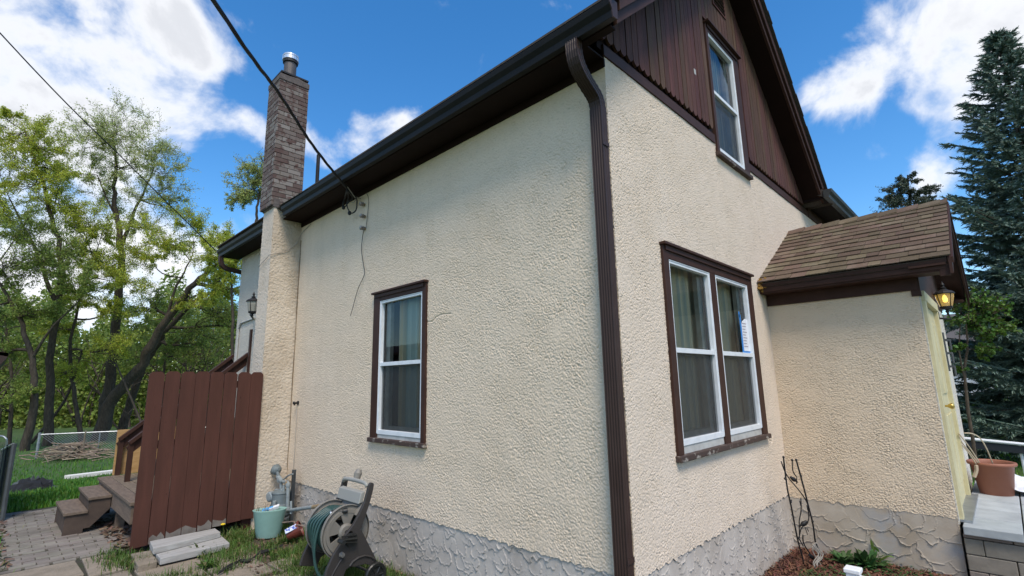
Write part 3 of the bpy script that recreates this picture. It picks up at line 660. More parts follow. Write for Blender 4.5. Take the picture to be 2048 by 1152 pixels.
# corner block and door
cb = MB().box((2.985,-1.33,2.40),(3.06,-1.26,2.57)); cb.build('corner_block', m_brown, proof)
dj = MB()
dj.box((3.05,-1.345,.47),(3.16,-1.20,2.43)).box((4.23,-1.345,.47),(4.32,-1.20,2.43)).box((3.04,-1.35,2.36),(4.32,-1.20,2.45))
door_f = dj.build('door_frame', m_yellowdoor, house, bevel=.003)
dd = MB().box((3.16,-1.31,.47),(4.245,-1.26,2.35))
for (a, b, c, d) in ((3.40,3.72,1.5,2.2),(3.80,4.12,1.5,2.2),(3.40,3.72,.65,1.3),(3.80,4.12,.65,1.3)): dd.box((a,-1.322,c),(b,-1.31,d))
door = dd.build('door', m_yellowdoor, house, bevel=.004)
k_ = onz(1889,808,1.41); MB().lathe([(.001,-1.40),(.020,-1.398),(.028,-1.38),(.020,-1.362),(.010,-1.35),(.010,-1.31)], (3.35,0,1.40), 14, axis='y').build('handle', m_brass, door, smooth=True)
th = MB().box((3.04,-1.40,.455),(4.33,-1.25,.475)); th.build('threshold', m_metal, door_f)

# ------------------------------------------------------------------ wall fixtures
def lantern(name, c, s, lit, label, arm):
    e = empty(name, tuple(c), label, 'wall lamp', 'wall lanterns on the house'); x, y, z = c
    cg = [(.052,-.075),(.075,.02),(.078,.055)]
    MB().lathe([(r*s, z+h*s) for r, h in [(.034,-.105),(.052,-.095),(.056,-.078),(.05,-.072)]], (x,y,0), 12).build('base', m_black, e)
    MB().lathe([(r*s, z+h*s) for r, h in cg], (x,y,0), 8, close=False).build('glass', m_amber if lit else m_frost, e)
    MB().lathe([(r*s, z+h*s) for r, h in [(.088,.055),(.09,.064),(.07,.085),(.04,.10),(.022,.112),(.03,.125),(.012,.135),(.012,.15),(.018,.158),(.004,.185),(.001,.2)]], (x,y,0), 12).build('cap', m_black, e)
    for k in range(4):
        a = math.pi/4+k*math.pi/2
        MB().tube([(x+math.cos(a)*.054*s,y+math.sin(a)*.054*s,z-.075*s),(x+math.cos(a)*.079*s,y+math.sin(a)*.079*s,z+.055*s)], .005*s, 5).build('cage_bar', m_black, e)
    if lit:
        bu = MB()
        for dx in (-.022,.022): bu.lathe([(.001,z-.03*s),(.016*s,z-.02*s),(.020*s,z+.01*s),(.010*s,z+.04*s),(.001,z+.05*s)], (x+dx*s,y,0), 8)
        bu.build('bulb', m_bulb, e)
    MB().lathe([(r*s, z+h*s) for r, h in [(.001,-.17),(.010,-.16),(.006,-.145),(.018,-.13),(.01,-.115),(.03,-.10)]], (x,y,0), 10).build('finial', m_black, e)
    if arm is not None:
        MB().tube(arm, .011*s, 8).build('arm', m_black, e)
    return e
pL = onx(1890,598,4.2); pL = np.array((4.40, ony(1890,598,-1.45)[1], 2.49)); pL = CP+ray(1890,599)*((4.45-CP[0])/ray(1890,599)[0])
ln = lantern('wall_lantern', pL, 1.05, True, 'lit amber wall lantern beside the yellow front door', [(pL[0],-1.32,pL[2]-.20),(pL[0],pL[1]-.02,pL[2]-.22),(pL[0],pL[1],pL[2]-.14)])
bp_ = MB().lathe([(.001,-1.345),(.05,-1.34),(.055,-1.318)], (pL[0],0,pL[2]-.16), 12, axis='y'); bp_.build('back_plate', m_black, ln)
pR = onx(506,612,-.16)
lr = lantern('wall_lantern', pR, 1.15, False, 'unlit black wall lantern on the rear wall beyond the chimney', [(pR[0],pR[1],pR[2]-.14),(pR[0]+.02,pR[1]+.15,pR[2]-.12),(-.04,pR[1]+.32,pR[2]-.15)])
cd = onx(478,650,-.03)
MB().tube([(-.03,pR[1]+.30,pR[2]-.15),(-.03,cd[1]-.08,pR[2]-.17),(-.03,cd[1],pR[2]-.26),(-.03,cd[1],pR[2]-.6),(-.03,cd[1],.5)], .014, 8).build('conduit', m_whitedull, lr)
dt = MB().box((-.04,6.80,.5),(-.012,6.86,2.62)); dt.build('door_trim', m_brown, house)

# metal bracket on the porch front, right of the door
bk = MB(); b0 = CP+ray(1892,680)*((4.75-CP[0])/ray(1892,680)[0])
bk.box((4.72,-1.335,1.72),(4.76,-1.318,2.16))
for i in range(3): bk.box((4.725,-1.375,2.06-.15*i),(4.755,-1.335,2.085-.15*i)); bk.tube([(4.74,-1.375,2.08-.15*i),(4.74,-1.375,1.96-.15*i)], .012, 6)
tag(bk.build('wall_bracket', m_gaspost), 'narrow metal bracket with short hanging rods on the porch front', 'bracket')

# insulators on the side wall
for i, (x, y) in enumerate(((724,408),(725,432),(725,456))):
    p = onx(x, y, -.05)
    e = empty('wire_insulator', tuple(p), 'white knob insulator on the side wall, ' + ('highest of three under the eave', 'middle of three under the eave', 'lowest of three with a loose wire')[i], 'insulator', 'insulators under the eave')
    MB().lathe([(.012,.02),(.012,-.035),(.024,-.036),(.026,-.046),(.015,-.050),(.015,-.060),(.026,-.064),(.024,-.078),(.001,-.082)], (0,p[1],p[2]), 14, axis='x').build('knob', m_ceramic, e, smooth=True)
    MB().lathe([(.016,.0),(.016,-.034),(.008,-.036)], (0,p[1],p[2]-.002), 10, axis='x').build('bolt', m_rust, e)
def wire(name, pts, r, m, label, cat, group=None, n=6):
    return tag(MB().tube(pts, r, n).build(name, m, smooth=True), label, cat, group)
def sm(pts, k=6):       # Catmull-Rom through points
    P = [np.array(p, float) for p in pts]; P = [2*P[0]-P[1]]+P+[2*P[-1]-P[-2]]; out = []
    for i in range(1, len(P)-2):
        for j in range(k):
            t = j/k; out.append(.5*((2*P[i])+(-P[i-1]+P[i+1])*t+(2*P[i-1]-5*P[i]+4*P[i+1]-P[i+2])*t*t+(-P[i-1]+3*P[i]-3*P[i+1]+P[i+2])*t**3))
    out.append(P[-2]); return out
wire('hanging_wire', sm([onx(728,458,-.08), onx(725,475,-.04), onx(723,500,-.03), onx(727,530,-.03), onx(729,548,-.035), onx(716,578,-.04), onx(707,610,-.05), onx(701,632,-.06)]), .0035, m_cable, 'thin loose black wire dangling down the side wall', 'wire')
wire('wall_wire', sm([onx(733,386,-.03), onx(737,398,-.025), onx(735,430,-.025), onx(732,455,-.03)]), .003, m_cable, 'thin wire from the eave beside the insulators', 'wire')
wire('chimney_wire', sm([(-.425,5.5,3.36),(-.428,5.2,3.44)]+[(a, 5.118, b) for a, b in ((-.425,3.46),(-.33,3.50),(-.2,3.56),(-.08,3.68))]+[onx(605,465,-.03), onx(622,448,-.03)]), .004, m_cordlight, 'pale thin wire crossing the chimney below the eave', 'wire')
# hose bib / vent knob with a thin wire down the wall
hb = onx(591,806,-.05); e = empty('wall_tap', (-.03,hb[1],hb[2]), 'small black tap on the side wall beside the chimney', 'tap')
MB().lathe([(.028,-.012),(.028,-.022),(.012,-.024),(.012,-.06),(.02,-.062),(.018,-.08),(.001,-.084)], (0,hb[1],hb[2]), 12, axis='x').build('spigot', m_black, e)
MB().tube([(-.055,hb[1],hb[2]),(-.06,hb[1]+.005,hb[2]-.03)], .009, 8).build('spout', m_black, e)
wire('thin_cord', [(-.03,hb[1],hb[2]-.03),(-.028,hb[1]-.01,1.1),(-.028,hb[1]-.005,.8),(-.028,hb[1]-.01,.45)], .003, m_cordlight, 'pale cord running down the side wall below the tap', 'cord')

# ------------------------------------------------------------------ overhead cables
anc = onx(712, 398, -.10)
pA, pB, pC = at(625,290,5.0), at(560,190,4.3), at(425,-2,3.0)
far = CP + (pC-CP)*1.0
path = sm([anc+(0,0,0.01), at(690,372,5.75), pA, pB, pC, pC+(pC-pB)*3+np.array((0,0,.25)), pC+(pC-pB)*7+np.array((0,0,.9))], 14)
cab = MB()
for ph in (0, 2.1, 4.2):
    cab.tube([p+.0085*np.array((math.cos(i*.55+ph), 0, math.sin(i*.55+ph))) for i, p in enumerate(path)], .0085, 6)
drop = tag(cab.build('service_cable', m_cable, smooth=True), 'thick twisted black service cable coming down to the eave', 'cable')
lp = MB()
b0 = at(694,380,5.72)
lp.tube(sm([b0, onx(690,395,-.12), onx(686,408,-.12), onx(686,414,-.10)]), .009, 6); lp.tube(sm([b0, onx(697,395,-.12), onx(694,412,-.11), onx(702,426,-.10), onx(712,420,-.10), onx(714,402,-.08), onx(712,396,-.07)]), .008, 6)
lp.tube(sm([b0, onx(705,396,-.1), onx(697,405,-.11), onx(690,414,-.11)]), .007, 6)
lp.build('cable_loop', m_cable, drop, smooth=True)
sp = MB()
for (x, y) in ((687,415),(699,426)): MB().lathe([(.001,-.028),(.018,-.02),(.022,0),(.018,.02),(.001,.028)], tuple(onx(x,y,-.11)), 8).build('splice', m_cable, drop)
MB().tube([at(695,374,5.75), anc], .005, 6).tube([anc+(0,.0,.02), anc+(.06,0,.02)], .008, 6).tube(sm([anc, anc+(0,.05,-.03), anc+(-.01,.09,-.02)]), .005, 5).build('hook', m_cordlight, drop)
p0, p1 = at(432,502,9.6), at(0,66,6.5); dd_ = p0-p1
wire('utility_wire', sm([p0, (p0+p1)/2-np.array((0,0,.02)), p1, p1-dd_*1.2+np.array((0,0,.5))], 8), .0085, m_cable, 'thin black utility wire running to the rear corner of the roof', 'wire')

# ------------------------------------------------------------------ GROUND
def terr(x, y):
    z = -.09*np.clip(y-8.5, 0, 11.5)
    z = np.where(x > 1.5, np.minimum(z, 0), z)
    return z*np.clip(1-(np.asarray(x)-14)/30, 0, 1)
def hit(x, y):
    d = ray(x, y); t = 1.0
    for _ in range(60):
        p = CP+d*t; z = float(terr(p[0], p[1])); t += (z-p[2])/d[2]*.6 if d[2] < 0 else 1
    return CP+d*t
def gmesh(name, xs, ys, dz, m, bumpy=0):
    X, Y = np.meshgrid(xs, ys); Z = terr(X, Y)+dz+bumpy*np.sin(X*1.7+Y*.6)*np.sin(Y*1.3)
    idx = np.arange(X.size).reshape(X.shape); Q = np.stack([idx[:-1,:-1], idx[:-1,1:], idx[1:,1:], idx[1:,:-1]], -1).reshape(-1,4)
    return npmesh(name, np.stack([X,Y,Z],-1).reshape(-1,3), Q, m, None, True, 'structure')
m_ground = mat('lawn_soil', (.040,.085,.016), .95, (.055,.10,.02), .9, 8, bump=.5, bscale=40, bdist=.03, col3=(.06,.05,.03), s3=.35, lo3=.55, hi3=.7)
ax = np.concatenate([[-400,-200,-100,-60,-40], np.arange(-30,31,1.0), [40,60,100,200,400]]); ay = np.concatenate([[-400,-100,-40,-20], np.arange(-10,45,1.0), [60,100,200,400]])
gmesh('ground', ax, ay, -.03, m_ground)
m_dirt = mat('bed_soil', (.065,.045,.032), .95, (.10,.075,.055), 12, 8, bump=.8, bscale=30, bdist=.03, col3=(.045,.06,.02), s3=4, lo3=.5, hi3=.7)
s_ = MB().add([(-1.0,-3,-.012),(0,-3,-.012),(0,5.1,-.012),(-1.0,5.1,-.012)], [(0,1,2,3)]); s_.build('side_bed', m_dirt, kind='structure')
s_ = MB().add([(0,-3.0,-.012),(2.95,-3.0,-.012),(3.0,0,-.012),(0,0,-.012)], [(0,1,2,3)]); s_.build('mulch_bed', mat('mulch_soil', (.10,.045,.03), .95, (.06,.03,.022), 20, bump=.8, bscale=50, bdist=.02), kind='structure')
s_ = MB().add([(-2.6,3.0,-.022),(0,3.0,-.022),(0,8.9,-.022),(-2.6,8.9,-.022)], [(0,1,2,3)]); s_.build('patio_base', mat('patio_joint', (.05,.042,.034), .95, (.035,.045,.018), 5), kind='structure')
# pavers: small concrete pavers laid in a grid, and larger worn slabs by the wall
pv = MB(); random.seed(9)
y = 5.35
rowi = 0
while y < 8.8:
    x = -2.62+(rowi % 2)*.10
    while x < -.05:
        w = .205
        if x+w > -.05: break
        if not (y > 5.1 and x > -.2):
            h = random.uniform(-.006,.003)+float(terr(x, y)); g = .0035+(.01 if rowi % 6 == 0 else 0)
            pv.box((x+g, y+g, -.06), (x+w-g, y+.102-g, h))
        x += w if int((x+3)/.205) % 3 else w+.003
    y += .103; rowi += 1
m_paver = mat('paver', (.25,.225,.195), .9, (.19,.17,.145), 3, 8, bump=.4, bscale=120, bdist=.004, island=.13, spec=.2, col3=(.11,.10,.085), s3=1.6, lo3=.5, hi3=.7)
pv.build('pavers', m_paver, bevel=.004, kind='structure')
sb_ = MB()
slabs = [(-2.6,-2.02,4.7,5.32),(-2.0,-1.72,4.6,5.32),(-1.68,-1.12,4.02,4.46),(-1.10,-.72,3.98,4.50),(-1.72,-1.22,3.50,3.98),(-1.19,-.78,3.42,3.93),(-.76,-.40,3.30,3.62),(-1.60,-1.1,2.9,3.45),(-1.07,-.55,2.7,3.25),(-2.3,-1.72,3.9,4.55),(-2.4,-1.75,3.1,3.85),(-1.62,-1.15,2.2,2.85)]
for (a, b, c, d) in slabs:
    j = [random.uniform(-.02,.02) for _ in range(8)]; t = random.uniform(-.01,.012)
    sb_.prism([(a+j[0],c+j[1],t-.06),(b+j[2],c+j[3],t-.06),(b+j[4],d+j[5],t-.06),(a+j[6],d+j[7],t-.06)], (random.uniform(-.004,.004),0,.06+random.uniform(0,.012)))
m_slab = mat('worn_slab', (.31,.26,.205), .95, (.21,.18,.14), 5, 8, bump=.9, bscale=75, bdist=.01, spec=.15, col3=(.33,.28,.235), s3=60, lo3=.55, hi3=.65)
sb_.build('slabs', m_slab, bevel=.008, kind='structure')

def blades(name, pts, hts, wid, m, kind='stuff', lean=.35, seed=1, parent=None, label=None, cat=None):
    r = np.random.default_rng(seed); P = np.asarray(pts, float); n = len(P); h = np.asarray(hts)[:, None]
    a = r.uniform(0, 2*math.pi, n); l = r.uniform(.05, lean, n)[:, None]; dr = np.stack([np.cos(a), np.sin(a), np.zeros(n)], -1)
    b = a+math.pi/2+r.uniform(-.5,.5,n); sd_ = np.stack([np.cos(b), np.sin(b), np.zeros(n)], -1)*wid*.5
    up = np.array([0,0,1.]); mid = P+up*h*.55+dr*l*h*.35; tip = P+up*h*(1-.4*l)+dr*l*h*1.2
    V = np.stack([P-sd_, P+sd_, mid+sd_*.8, mid-sd_*.8, tip+sd_*.1, tip-sd_*.1], 1).reshape(-1, 3)
    k = np.arange(n)[:, None]*6; Q = np.concatenate([k+[0,1,2,3], k+[3,2,4,5]])
    o = npmesh(name, V, Q, m, parent, False, kind)
    return tag(o, label, cat)
# lawn grass beyond the patio
n = 90000
X = rng.uniform(-9, 14, n); Y = 8.9+rng.exponential(6, n); Y = np.minimum(Y, 42); 
kp = ~((X > -.1) & (Y < 8.2)); X, Y = X[kp], Y[kp]
blades('lawn_grass', np.stack([X, Y, terr(X, Y)-.03], -1), rng.uniform(.06,.15,len(X)), .024, m_lawnblade, seed=3, label='mown green grass of the back lawn', cat='grass')
n = 30000
X = rng.uniform(6, 26, n); Y = rng.uniform(-9, 2, n); kp = (Y < -.4) | (X > 9.5)
blades('lawn_grass', np.stack([X[kp], Y[kp], terr(X[kp], Y[kp])-.03], -1), rng.uniform(.04,.09,kp.sum()), .022, m_lawnblade, seed=4, label='mown green grass beyond the porch stoop', cat='grass')
# rank grass along the wall foot, in the joints and by the fence
def clump(n, cx, cy, sx, sy): return np.stack([rng.normal(cx, sx, n), rng.normal(cy, sy, n)], -1)
G = [clump(3200,-.42,3.75,.13,.38), clump(2200,-.28,3.1,.16,.5), clump(1100,-.66,4.75,.07,.2), clump(1500,-.25,4.6,.15,.3), clump(1600,-.2,2.0,.12,.55), clump(1500,-.5,2.9,.16,.25),
     clump(450,-1.75,5.0,.08,.2), clump(700,-1.55,4.7,.12,.12), clump(260,-1.12,4.2,.02,.28), clump(260,-1.3,3.75,.25,.03), clump(1100,-.9,4.35,.10,.22), clump(900,-2.75,6.4,.10,1.2), clump(500,-1.7,3.95,.25,.05), clump(600,-.65,3.3,.12,.12)]
G = np.concatenate(G); G = G[(G[:,0] < -.03) & (np.hypot((G[:,0]+.42)/.13, (G[:,1]-4.0)/.16) > 1) & (np.hypot((G[:,0]+.50)/.17, (G[:,1]-4.42)/.15) > 1)]
blades('tall_grass', np.stack([G[:,0], G[:,1], np.full(len(G), -.01)], -1), rng.uniform(.04,.14,len(G))*rng.uniform(.6,1,len(G)), .007, m_grass, lean=.9, seed=5, label='unmown grass along the foot of the side wall', cat='grass')
G = np.stack([rng.uniform(-4.2,-2.7,9000), rng.uniform(5.2,14,9000)], -1); 
blades('tall_grass', np.stack([G[:,0]+.15*np.sin(G[:,1]*3), G[:,1], terr(G[:,0],G[:,1])-.02], -1), rng.uniform(.05,.16,len(G)), .012, m_lawnblade, lean=.8, seed=6, label='long grass along the left edge of the patio', cat='grass')

def leafcards(pts, size, r, flat=.3, asp=.45):
    P = np.asarray(pts, float); n = len(P); q = r.normal(size=(n,3)); q /= np.linalg.norm(q,axis=1)[:,None]
    w = np.cross(q, r.normal(size=(n,3))); w /= np.linalg.norm(w,axis=1)[:,None]; s = (size*r.uniform(.6,1.3,n))[:,None]
    a, b = q*s*.5, w*s*.5*asp
    V = np.stack([P-a, P-b, P+a, P+b], 1).reshape(-1,3); return V, np.arange(n*4).reshape(n,4)
# mulch chips, dry leaves
def chips(name, n, box, m, L, W, label, cat, z0=0, seed=1, parent=None, fn=None):
    r = np.random.default_rng(seed); P = np.stack([r.uniform(box[0],box[1],n), r.uniform(box[2],box[3],n), r.uniform(-.01,.025,n)+z0], -1)
    if fn is not None: P = P[fn(P[:,0],P[:,1])]; n = len(P)
    a = r.uniform(0,2*math.pi,n); t = r.normal(0,.35,n); l = r.uniform(.4,1,n)*L; w = r.uniform(.5,1,n)*W
    d = np.stack([np.cos(a)*np.cos(t), np.sin(a)*np.cos(t), np.sin(t)],-1)*l[:,None]/2; e = np.stack([-np.sin(a), np.cos(a), r.normal(0,.3,n)],-1)*w[:,None]/2
    V = np.stack([P-d-e,P+d-e*.6,P+d+e*.7,P-d+e],1).reshape(-1,3)
    return tag(npmesh(name, V, np.arange(n*4).reshape(n,4), m, parent, False, 'stuff'), label, cat)
chips('wood_mulch', 15000, (1.2,3.0,-1.7,-.02), m_mulch, .07, .016, 'reddish shredded wood mulch in the front bed', 'mulch', seed=2)
chips('dry_leaves', 900, (-1.7,-.3,5.3,6.9), m_leaflitter, .09, .06, 'dry brown leaves under the small deck', 'leaves', seed=3)
chips('dry_leaves', 160, (-2.75,-2.5,5.5,9), m_leaflitter, .08, .05, 'dry leaves along the left edge of the patio', 'leaves', seed=4)
chips('ground_litter', 1500, (-.95,-.03,1.5,5.0), m_leaflitter, .05, .02, 'dry litter among the grass by the side wall', 'litter', seed=5)

# ------------------------------------------------------------------ FENCE PANEL
fe = empty('wood_fence', (-1.0,5.12,0), 'brown painted dog-ear board fence panel beside the chimney', 'fence')
x = -1.622; random.seed(11); xs_ = []
for i in range(8):
    w = .146; gp = (.009,.008,.003,.009,.007,.011,.003,0)[i]; ln_ = random.uniform(-.003,.003)
    a, b = x, x+w; zb = .045+.012*i; ztp = 1.895+random.uniform(-.006,.006)
    bd = MB().prism([(a+ln_,5.10,zb),(b-ln_,5.10,zb+random.uniform(-.01,.01)),(b,5.10,ztp-.03),(b-.03,5.10,ztp),(a+.03,5.10,ztp),(a,5.10,ztp-.03)], (0,.018,0))
    for zz in (.39,1.09,1.74):
        for xx in (a+.035, b-.035): bd.lathe([(.001,5.0975),(.0045,5.098),(.0045,5.1005)], (xx+random.uniform(-.004,.004),0,zz+random.uniform(-.012,.012)), 6, axis='y')
    bo = bd.build('board', m_fence, fe, bevel=.0); xs_.append((a,b,zb)); x += w+gp
wear = MB(); 
for i, (a, b, zb) in enumerate(xs_[1:6]):
    tops = [zb+random.uniform(.05,.11) for _ in range(5)]
    wear.prism([(a+.002,5.0985,zb+.002),(b-.002,5.0985,zb+.002)]+[(b-.002-(b-a-.004)*k/4,5.0985,tops[k]) for k in range(5)], (0,.001,0))
wear.build('bare_wood', mat('bare_grey_wood', (.22,.20,.18), .9, (.15,.13,.115), 12), fe)
boxes('rail', m_fence, fe, [((-1.61,5.12,z),(-.43,5.158,z+.085)) for z in (.35,1.05,1.70)])
for px_ in (-1.60,-.50): MB().box((px_,5.16,0),(px_+.089,5.25,1.80)).build('post', m_fence, fe)

# ------------------------------------------------------------------ DECK
dk = empty('wooden_deck', (-.9,6.4,0), 'low weathered wooden deck with two steps and a brown handrail', 'deck')
db = MB(); x = -1.63
while x < -.06: db.box((x,5.30,.445),(x+.135,7.75,.48)); x += .141
db.build('deck_boards', m_deck, dk, bevel=.003)
boxes('rim_joist', m_deck, dk, [((-1.61,5.32,.25),(-1.57,7.72,.443)),((-1.57,5.32,.25),(-.05,5.36,.443)),((-1.57,7.68,.25),(-.05,7.72,.443))])
for (a, b) in ((-1.55,6.50),(-1.55,5.4),(-1.55,7.6)): MB().box((a,b,-.1),(a+.09,b+.09,.25)).build('post', m_deck, dk)
for yy in (6.55,7.5):
    MB().prism([(-2.05,yy,-.005),(-2.04,yy,.225),(-1.835,yy,.225),(-1.82,yy,.37),(-1.62,yy,.37),(-1.62,yy,.24),(-1.80,yy,.05),(-1.86,yy,.05),(-1.86,yy,-.005)], (0,.035,0)).build('stringer', m_stairs, dk)
boxes('tread', m_deck, dk, [((-2.06,6.53,.226),(-1.835,7.55,.258)),((-1.845,6.53,.371),(-1.615,7.55,.402))], .003)
boxes('riser', m_stairs, dk, [((-2.04,6.59,.02),(-2.02,7.5,.224)),((-1.83,6.59,.24),(-1.81,7.5,.37))])
for yy, off in ((7.72,0),(6.95,-.0)):
    sx0 = -1.44; s0 = 1.0
    MB().obox((( -1.44+.02)/2, yy, (1.00+2.24)/2), (.725,0,.635), (0,.045,0), (-.012,0,.018)).obox(((-1.44+.02)/2, yy+.02, (1.00+2.24)/2-.10), (.725,0,.635), (0,.018,0), (-.03,0,.045)).build('handrail', m_brown, dk)
for yy in (7.72,6.95): MB().box((-1.44,yy-.02,.48),(-1.38,yy+.03,1.0)).build('rail_post', m_brown, dk)
us = MB()
for i in range(4): us.box((-1.05+.26*i,6.95,.48),(-.79+.26*i,7.7,.66+.19*i))
us.build('upper_steps', m_stairs, dk)
ob = MB().obox((-1.02,7.85,.95), (.46,0,0), (0,.0,.33), (0,.006,0)); ob = MB().box((-1.46,7.78,.48),(-.7,7.792,1.12))
tag(ob.build('plywood_sheet', m_osb), 'yellowish plywood sheet standing behind the deck rail', 'plywood')

# near objects on the slabs
P_ = [onz(299.6,1094,.08), onz(321,1117,.08), onz(459.5,1086,.08), onz(436.5,1066,.08)]
tag(MB().prism([(p[0],p[1],.02) for p in P_], (0,0,.06)).build('wood_plank', m_plank, bevel=.004), 'wide pale grey plank lying on the slabs in front of the fence', 'plank', 'grey planks by the fence')
P_ = [onz(300,1082,.14), onz(307,1097,.14), onz(441,1064,.14), onz(430,1056,.14)]
tag(MB().prism([(p[0],p[1],.083) for p in P_], (0,0,.055)).build('wood_plank', m_plank, bevel=.004), 'narrow pale grey plank lying on top of the wider one', 'plank', 'grey planks by the fence')
P_ = [onz(262,1107,.06), onz(276,1132,.06), onz(315,1122,.06), onz(303,1100,.06)]
tag(MB().prism([(p[0],p[1],-.02) for p in P_], (0,0,.08)).build('concrete_block', m_slab, bevel=.008), 'tan concrete block at the foot of the fence', 'block')
sp_ = [(438,1146,.03),(455,1138,.035),(475,1128,.04),(480,1121,.03),(500,1120,.045),(520,1108,.05),(548,1098,.045),(566,1092,.03)]
st_ = []
for (x, y, w) in sp_:
    p = onz(x, y, .03); st_.append((p[0]-w*.6, p[1]-w*.6, .026+random.uniform(0,.012))); st_.append((p[0]+w*.5, p[1]+w*.8, .032+random.uniform(0,.03)))
tag(MB().add(st_+[(a,b,c-.006) for a,b,c in st_], [(2*i,2*i+1,2*i+3,2*i+2) for i in range(7)]+[(16+2*i,18+2*i,19+2*i,17+2*i) for i in range(7)]).build('fabric_strip', m_strip), 'torn strip of black weed barrier in the slab joint', 'fabric strip')

# mint planter
bc = onz(530,1078,0.0); pt = empty('mint_planter', (bc[0],bc[1],0), 'oval mint green planter with rubbish in it, by the gas meter', 'planter'); bc[0] += .02; bc[1] += .06
MB().lathe([(.118,0.005),(.121,.01),(.162,.29),(.172,.305),(.166,.308),(.155,.29),(.112,.03),(.001,.03)], (bc[0],bc[1],0), 32, sx=1.08, sy=.62, close=False).build('tub', m_mint, pt, smooth=True)
for o in [pt.children[-1]]: o.rotation_euler = (0,0,-.55)
MB().lathe([(.001,.245),(.150,.24)], (bc[0],bc[1],0), 20, sx=1.0, sy=.58, close=False).build('soil', m_soil, pt).rotation_euler = (0,0,-.55)
tr_ = MB(); tr_.obox((bc[0]+.00,bc[1]-.01,.30), (.055,-.02,.01), (.006,.012,.012), (0,-.01,.014)); tr_.build('wrapper', m_blueplastic, pt)
tr_ = MB(); tr_.obox((bc[0]+.07,bc[1]-.03,.315), (.05,-.015,.012), (.01,.022,.006), (0,-.004,.014)); tr_.build('wrapper', m_whiteplastic, pt)
tw = MB()
for i in range(14):
    a = random.uniform(0,6.28); r_ = random.uniform(0,.12); q = np.array((bc[0]+r_*math.cos(a)-.04, bc[1]+r_*.6*math.sin(a), .25)); tw.tube([q, q+(random.uniform(-.05,.05),random.uniform(-.04,.04),random.uniform(.06,.12))], .003, 4)
tw.build('stem', m_twig, pt)
# tipped red pot
rp = onz(583,1085,0); rp = np.array((rp[0]+.01, rp[1]-.03, .115)); e = empty('plant_pot', (rp[0],rp[1],0), 'small red-brown plastic pot tipped on its side with a blue label', 'pot')
def tilt_lathe(prof, c, ax, n=20, close=True):
    ax = np.array(ax, float); ax /= np.linalg.norm(ax); a = np.cross(ax, (0,0,1)); a /= np.linalg.norm(a); b = np.cross(ax, a); mb = MB(); vs = []
    for r_, h in prof:
        for k in range(n): th = 2*math.pi*k/n; vs.append(np.array(c)+ax*h+a*r_*math.cos(th)+b*r_*math.sin(th))
    m = len(prof); fs = [(i*n+k, i*n+(k+1)%n, (i+1)*n+(k+1)%n, (i+1)*n+k) for i in range(m-1) for k in range(n)]
    if close: fs += [tuple(range(n))[::-1], tuple(range((m-1)*n, m*n))]
    return mb.add(vs, fs)
axp = R*.80+np.array((0,0,.35))+F*.25
tilt_lathe([(.055,-.075),(.080,.06),(.088,.06),(.088,.078),(.075,.078),(.05,-.06)], rp, axp).build('pot_body', m_redpot, e, smooth=False)
axn = axp/np.linalg.norm(axp); sidev = -F+axn*(F@axn); sidev /= np.linalg.norm(sidev); upv = np.cross(axn, sidev); upv = upv if upv[2] > 0 else -upv
pv0 = rp+(upv*.72+sidev*.6)*.078; MB().obox(pv0-axn*.01, axn*.062, (upv*.6-sidev*.72)*.030, (upv*.72+sidev*.6)*.002).build('label_sticker', m_label, e)

# gas meter
gm = empty('gas_meter', (-.2,4.85,0), 'grey gas meter with regulator and pipes at the foot of the chimney', 'gas meter')
gx = -.20
def gp(x, y, X=None): p = onx(x, y, gx if X is None else X); return p
zoom = lambda x, y: (480+x/5.485, 900+y/5.485)
G_ = lambda x, y, X=None: gp(*zoom(x, y), X)
c_ = G_(450,560); c2 = G_(470,650)
MB().lathe([(.001,.08),(.10,.09),(.125,.12),(.13,.20),(.125,.235),(.118,.25),(.118,.36),(.125,.37),(.12,.385),(.05,.405),(.001,.41)], (gx,c_[1],c_[2]-.27), 24, sx=.95, sy=.9).build('meter_body', m_gas, gm, smooth=False)
zt_ = c_[2]-.27+.405
q = G_(340,510,-.30); tilt_lathe([(.055,-.03),(.06,-.025),(.06,.025),(.045,.035),(.001,.036)], q, (-.9,-.25,0)).build('index_dial', m_gaslight, gm)
MB().tube(sm([G_(380,560,-.31), G_(375,620,-.31), G_(378,720,-.31)]), .022, 10).build('inlet_pipe', m_gaslight, gm)
pp_ = MB()
pp_.tube([(gx,c_[1]+.02,zt_-.02), (gx,c_[1]+.03,zt_+.11)], .019, 10); pp_.tube([(gx,c_[1]-.06,zt_-.02), (gx,c_[1]-.06,zt_+.06)], .018, 10)
q = G_(430,320); pp_.tube([(gx,c_[1]+.03,zt_+.1), q], .018, 10); pp_.tube([q+(0,-.10,-.02), q+(0,.05,.03)], .026, 10)
pp_.tube(sm([G_(430,330), G_(490,350), G_(525,355), G_(530,400)]), .018, 10)
pp_.tube([G_(528,380), G_(520,640)], .020, 12); pp_.tube([G_(520,665), G_(800,625)], .020, 12); pp_.tube([G_(560,560), G_(560,700)], .014, 8)
pp_.tube(sm([G_(430,340), G_(480,320), G_(530,280), G_(580,262)]), .009, 6)
for a_ in ((528,385),(520,650),(430,330)): pp_.lathe([(.001,-.03),(.026,-.022),(.029,0),(.026,.022),(.001,.03)], tuple(G_(*a_)), 12)
for a_ in ((405,440),(470,440)):
    q = G_(*a_); pp_.lathe([(.028,-.016),(.03,-.01),(.03,.012),(.024,.016)], tuple(q), 6)
pp_.build('pipework', m_gaslight, gm, smooth=False)
MB().tube([G_(800,625), G_(862,615)], .0205, 12).lathe([(.001,-.03),(.027,-.022),(.030,0),(.027,.022),(.001,.03)], tuple(G_(520,365)), 12).build('fitting', m_rust, gm)
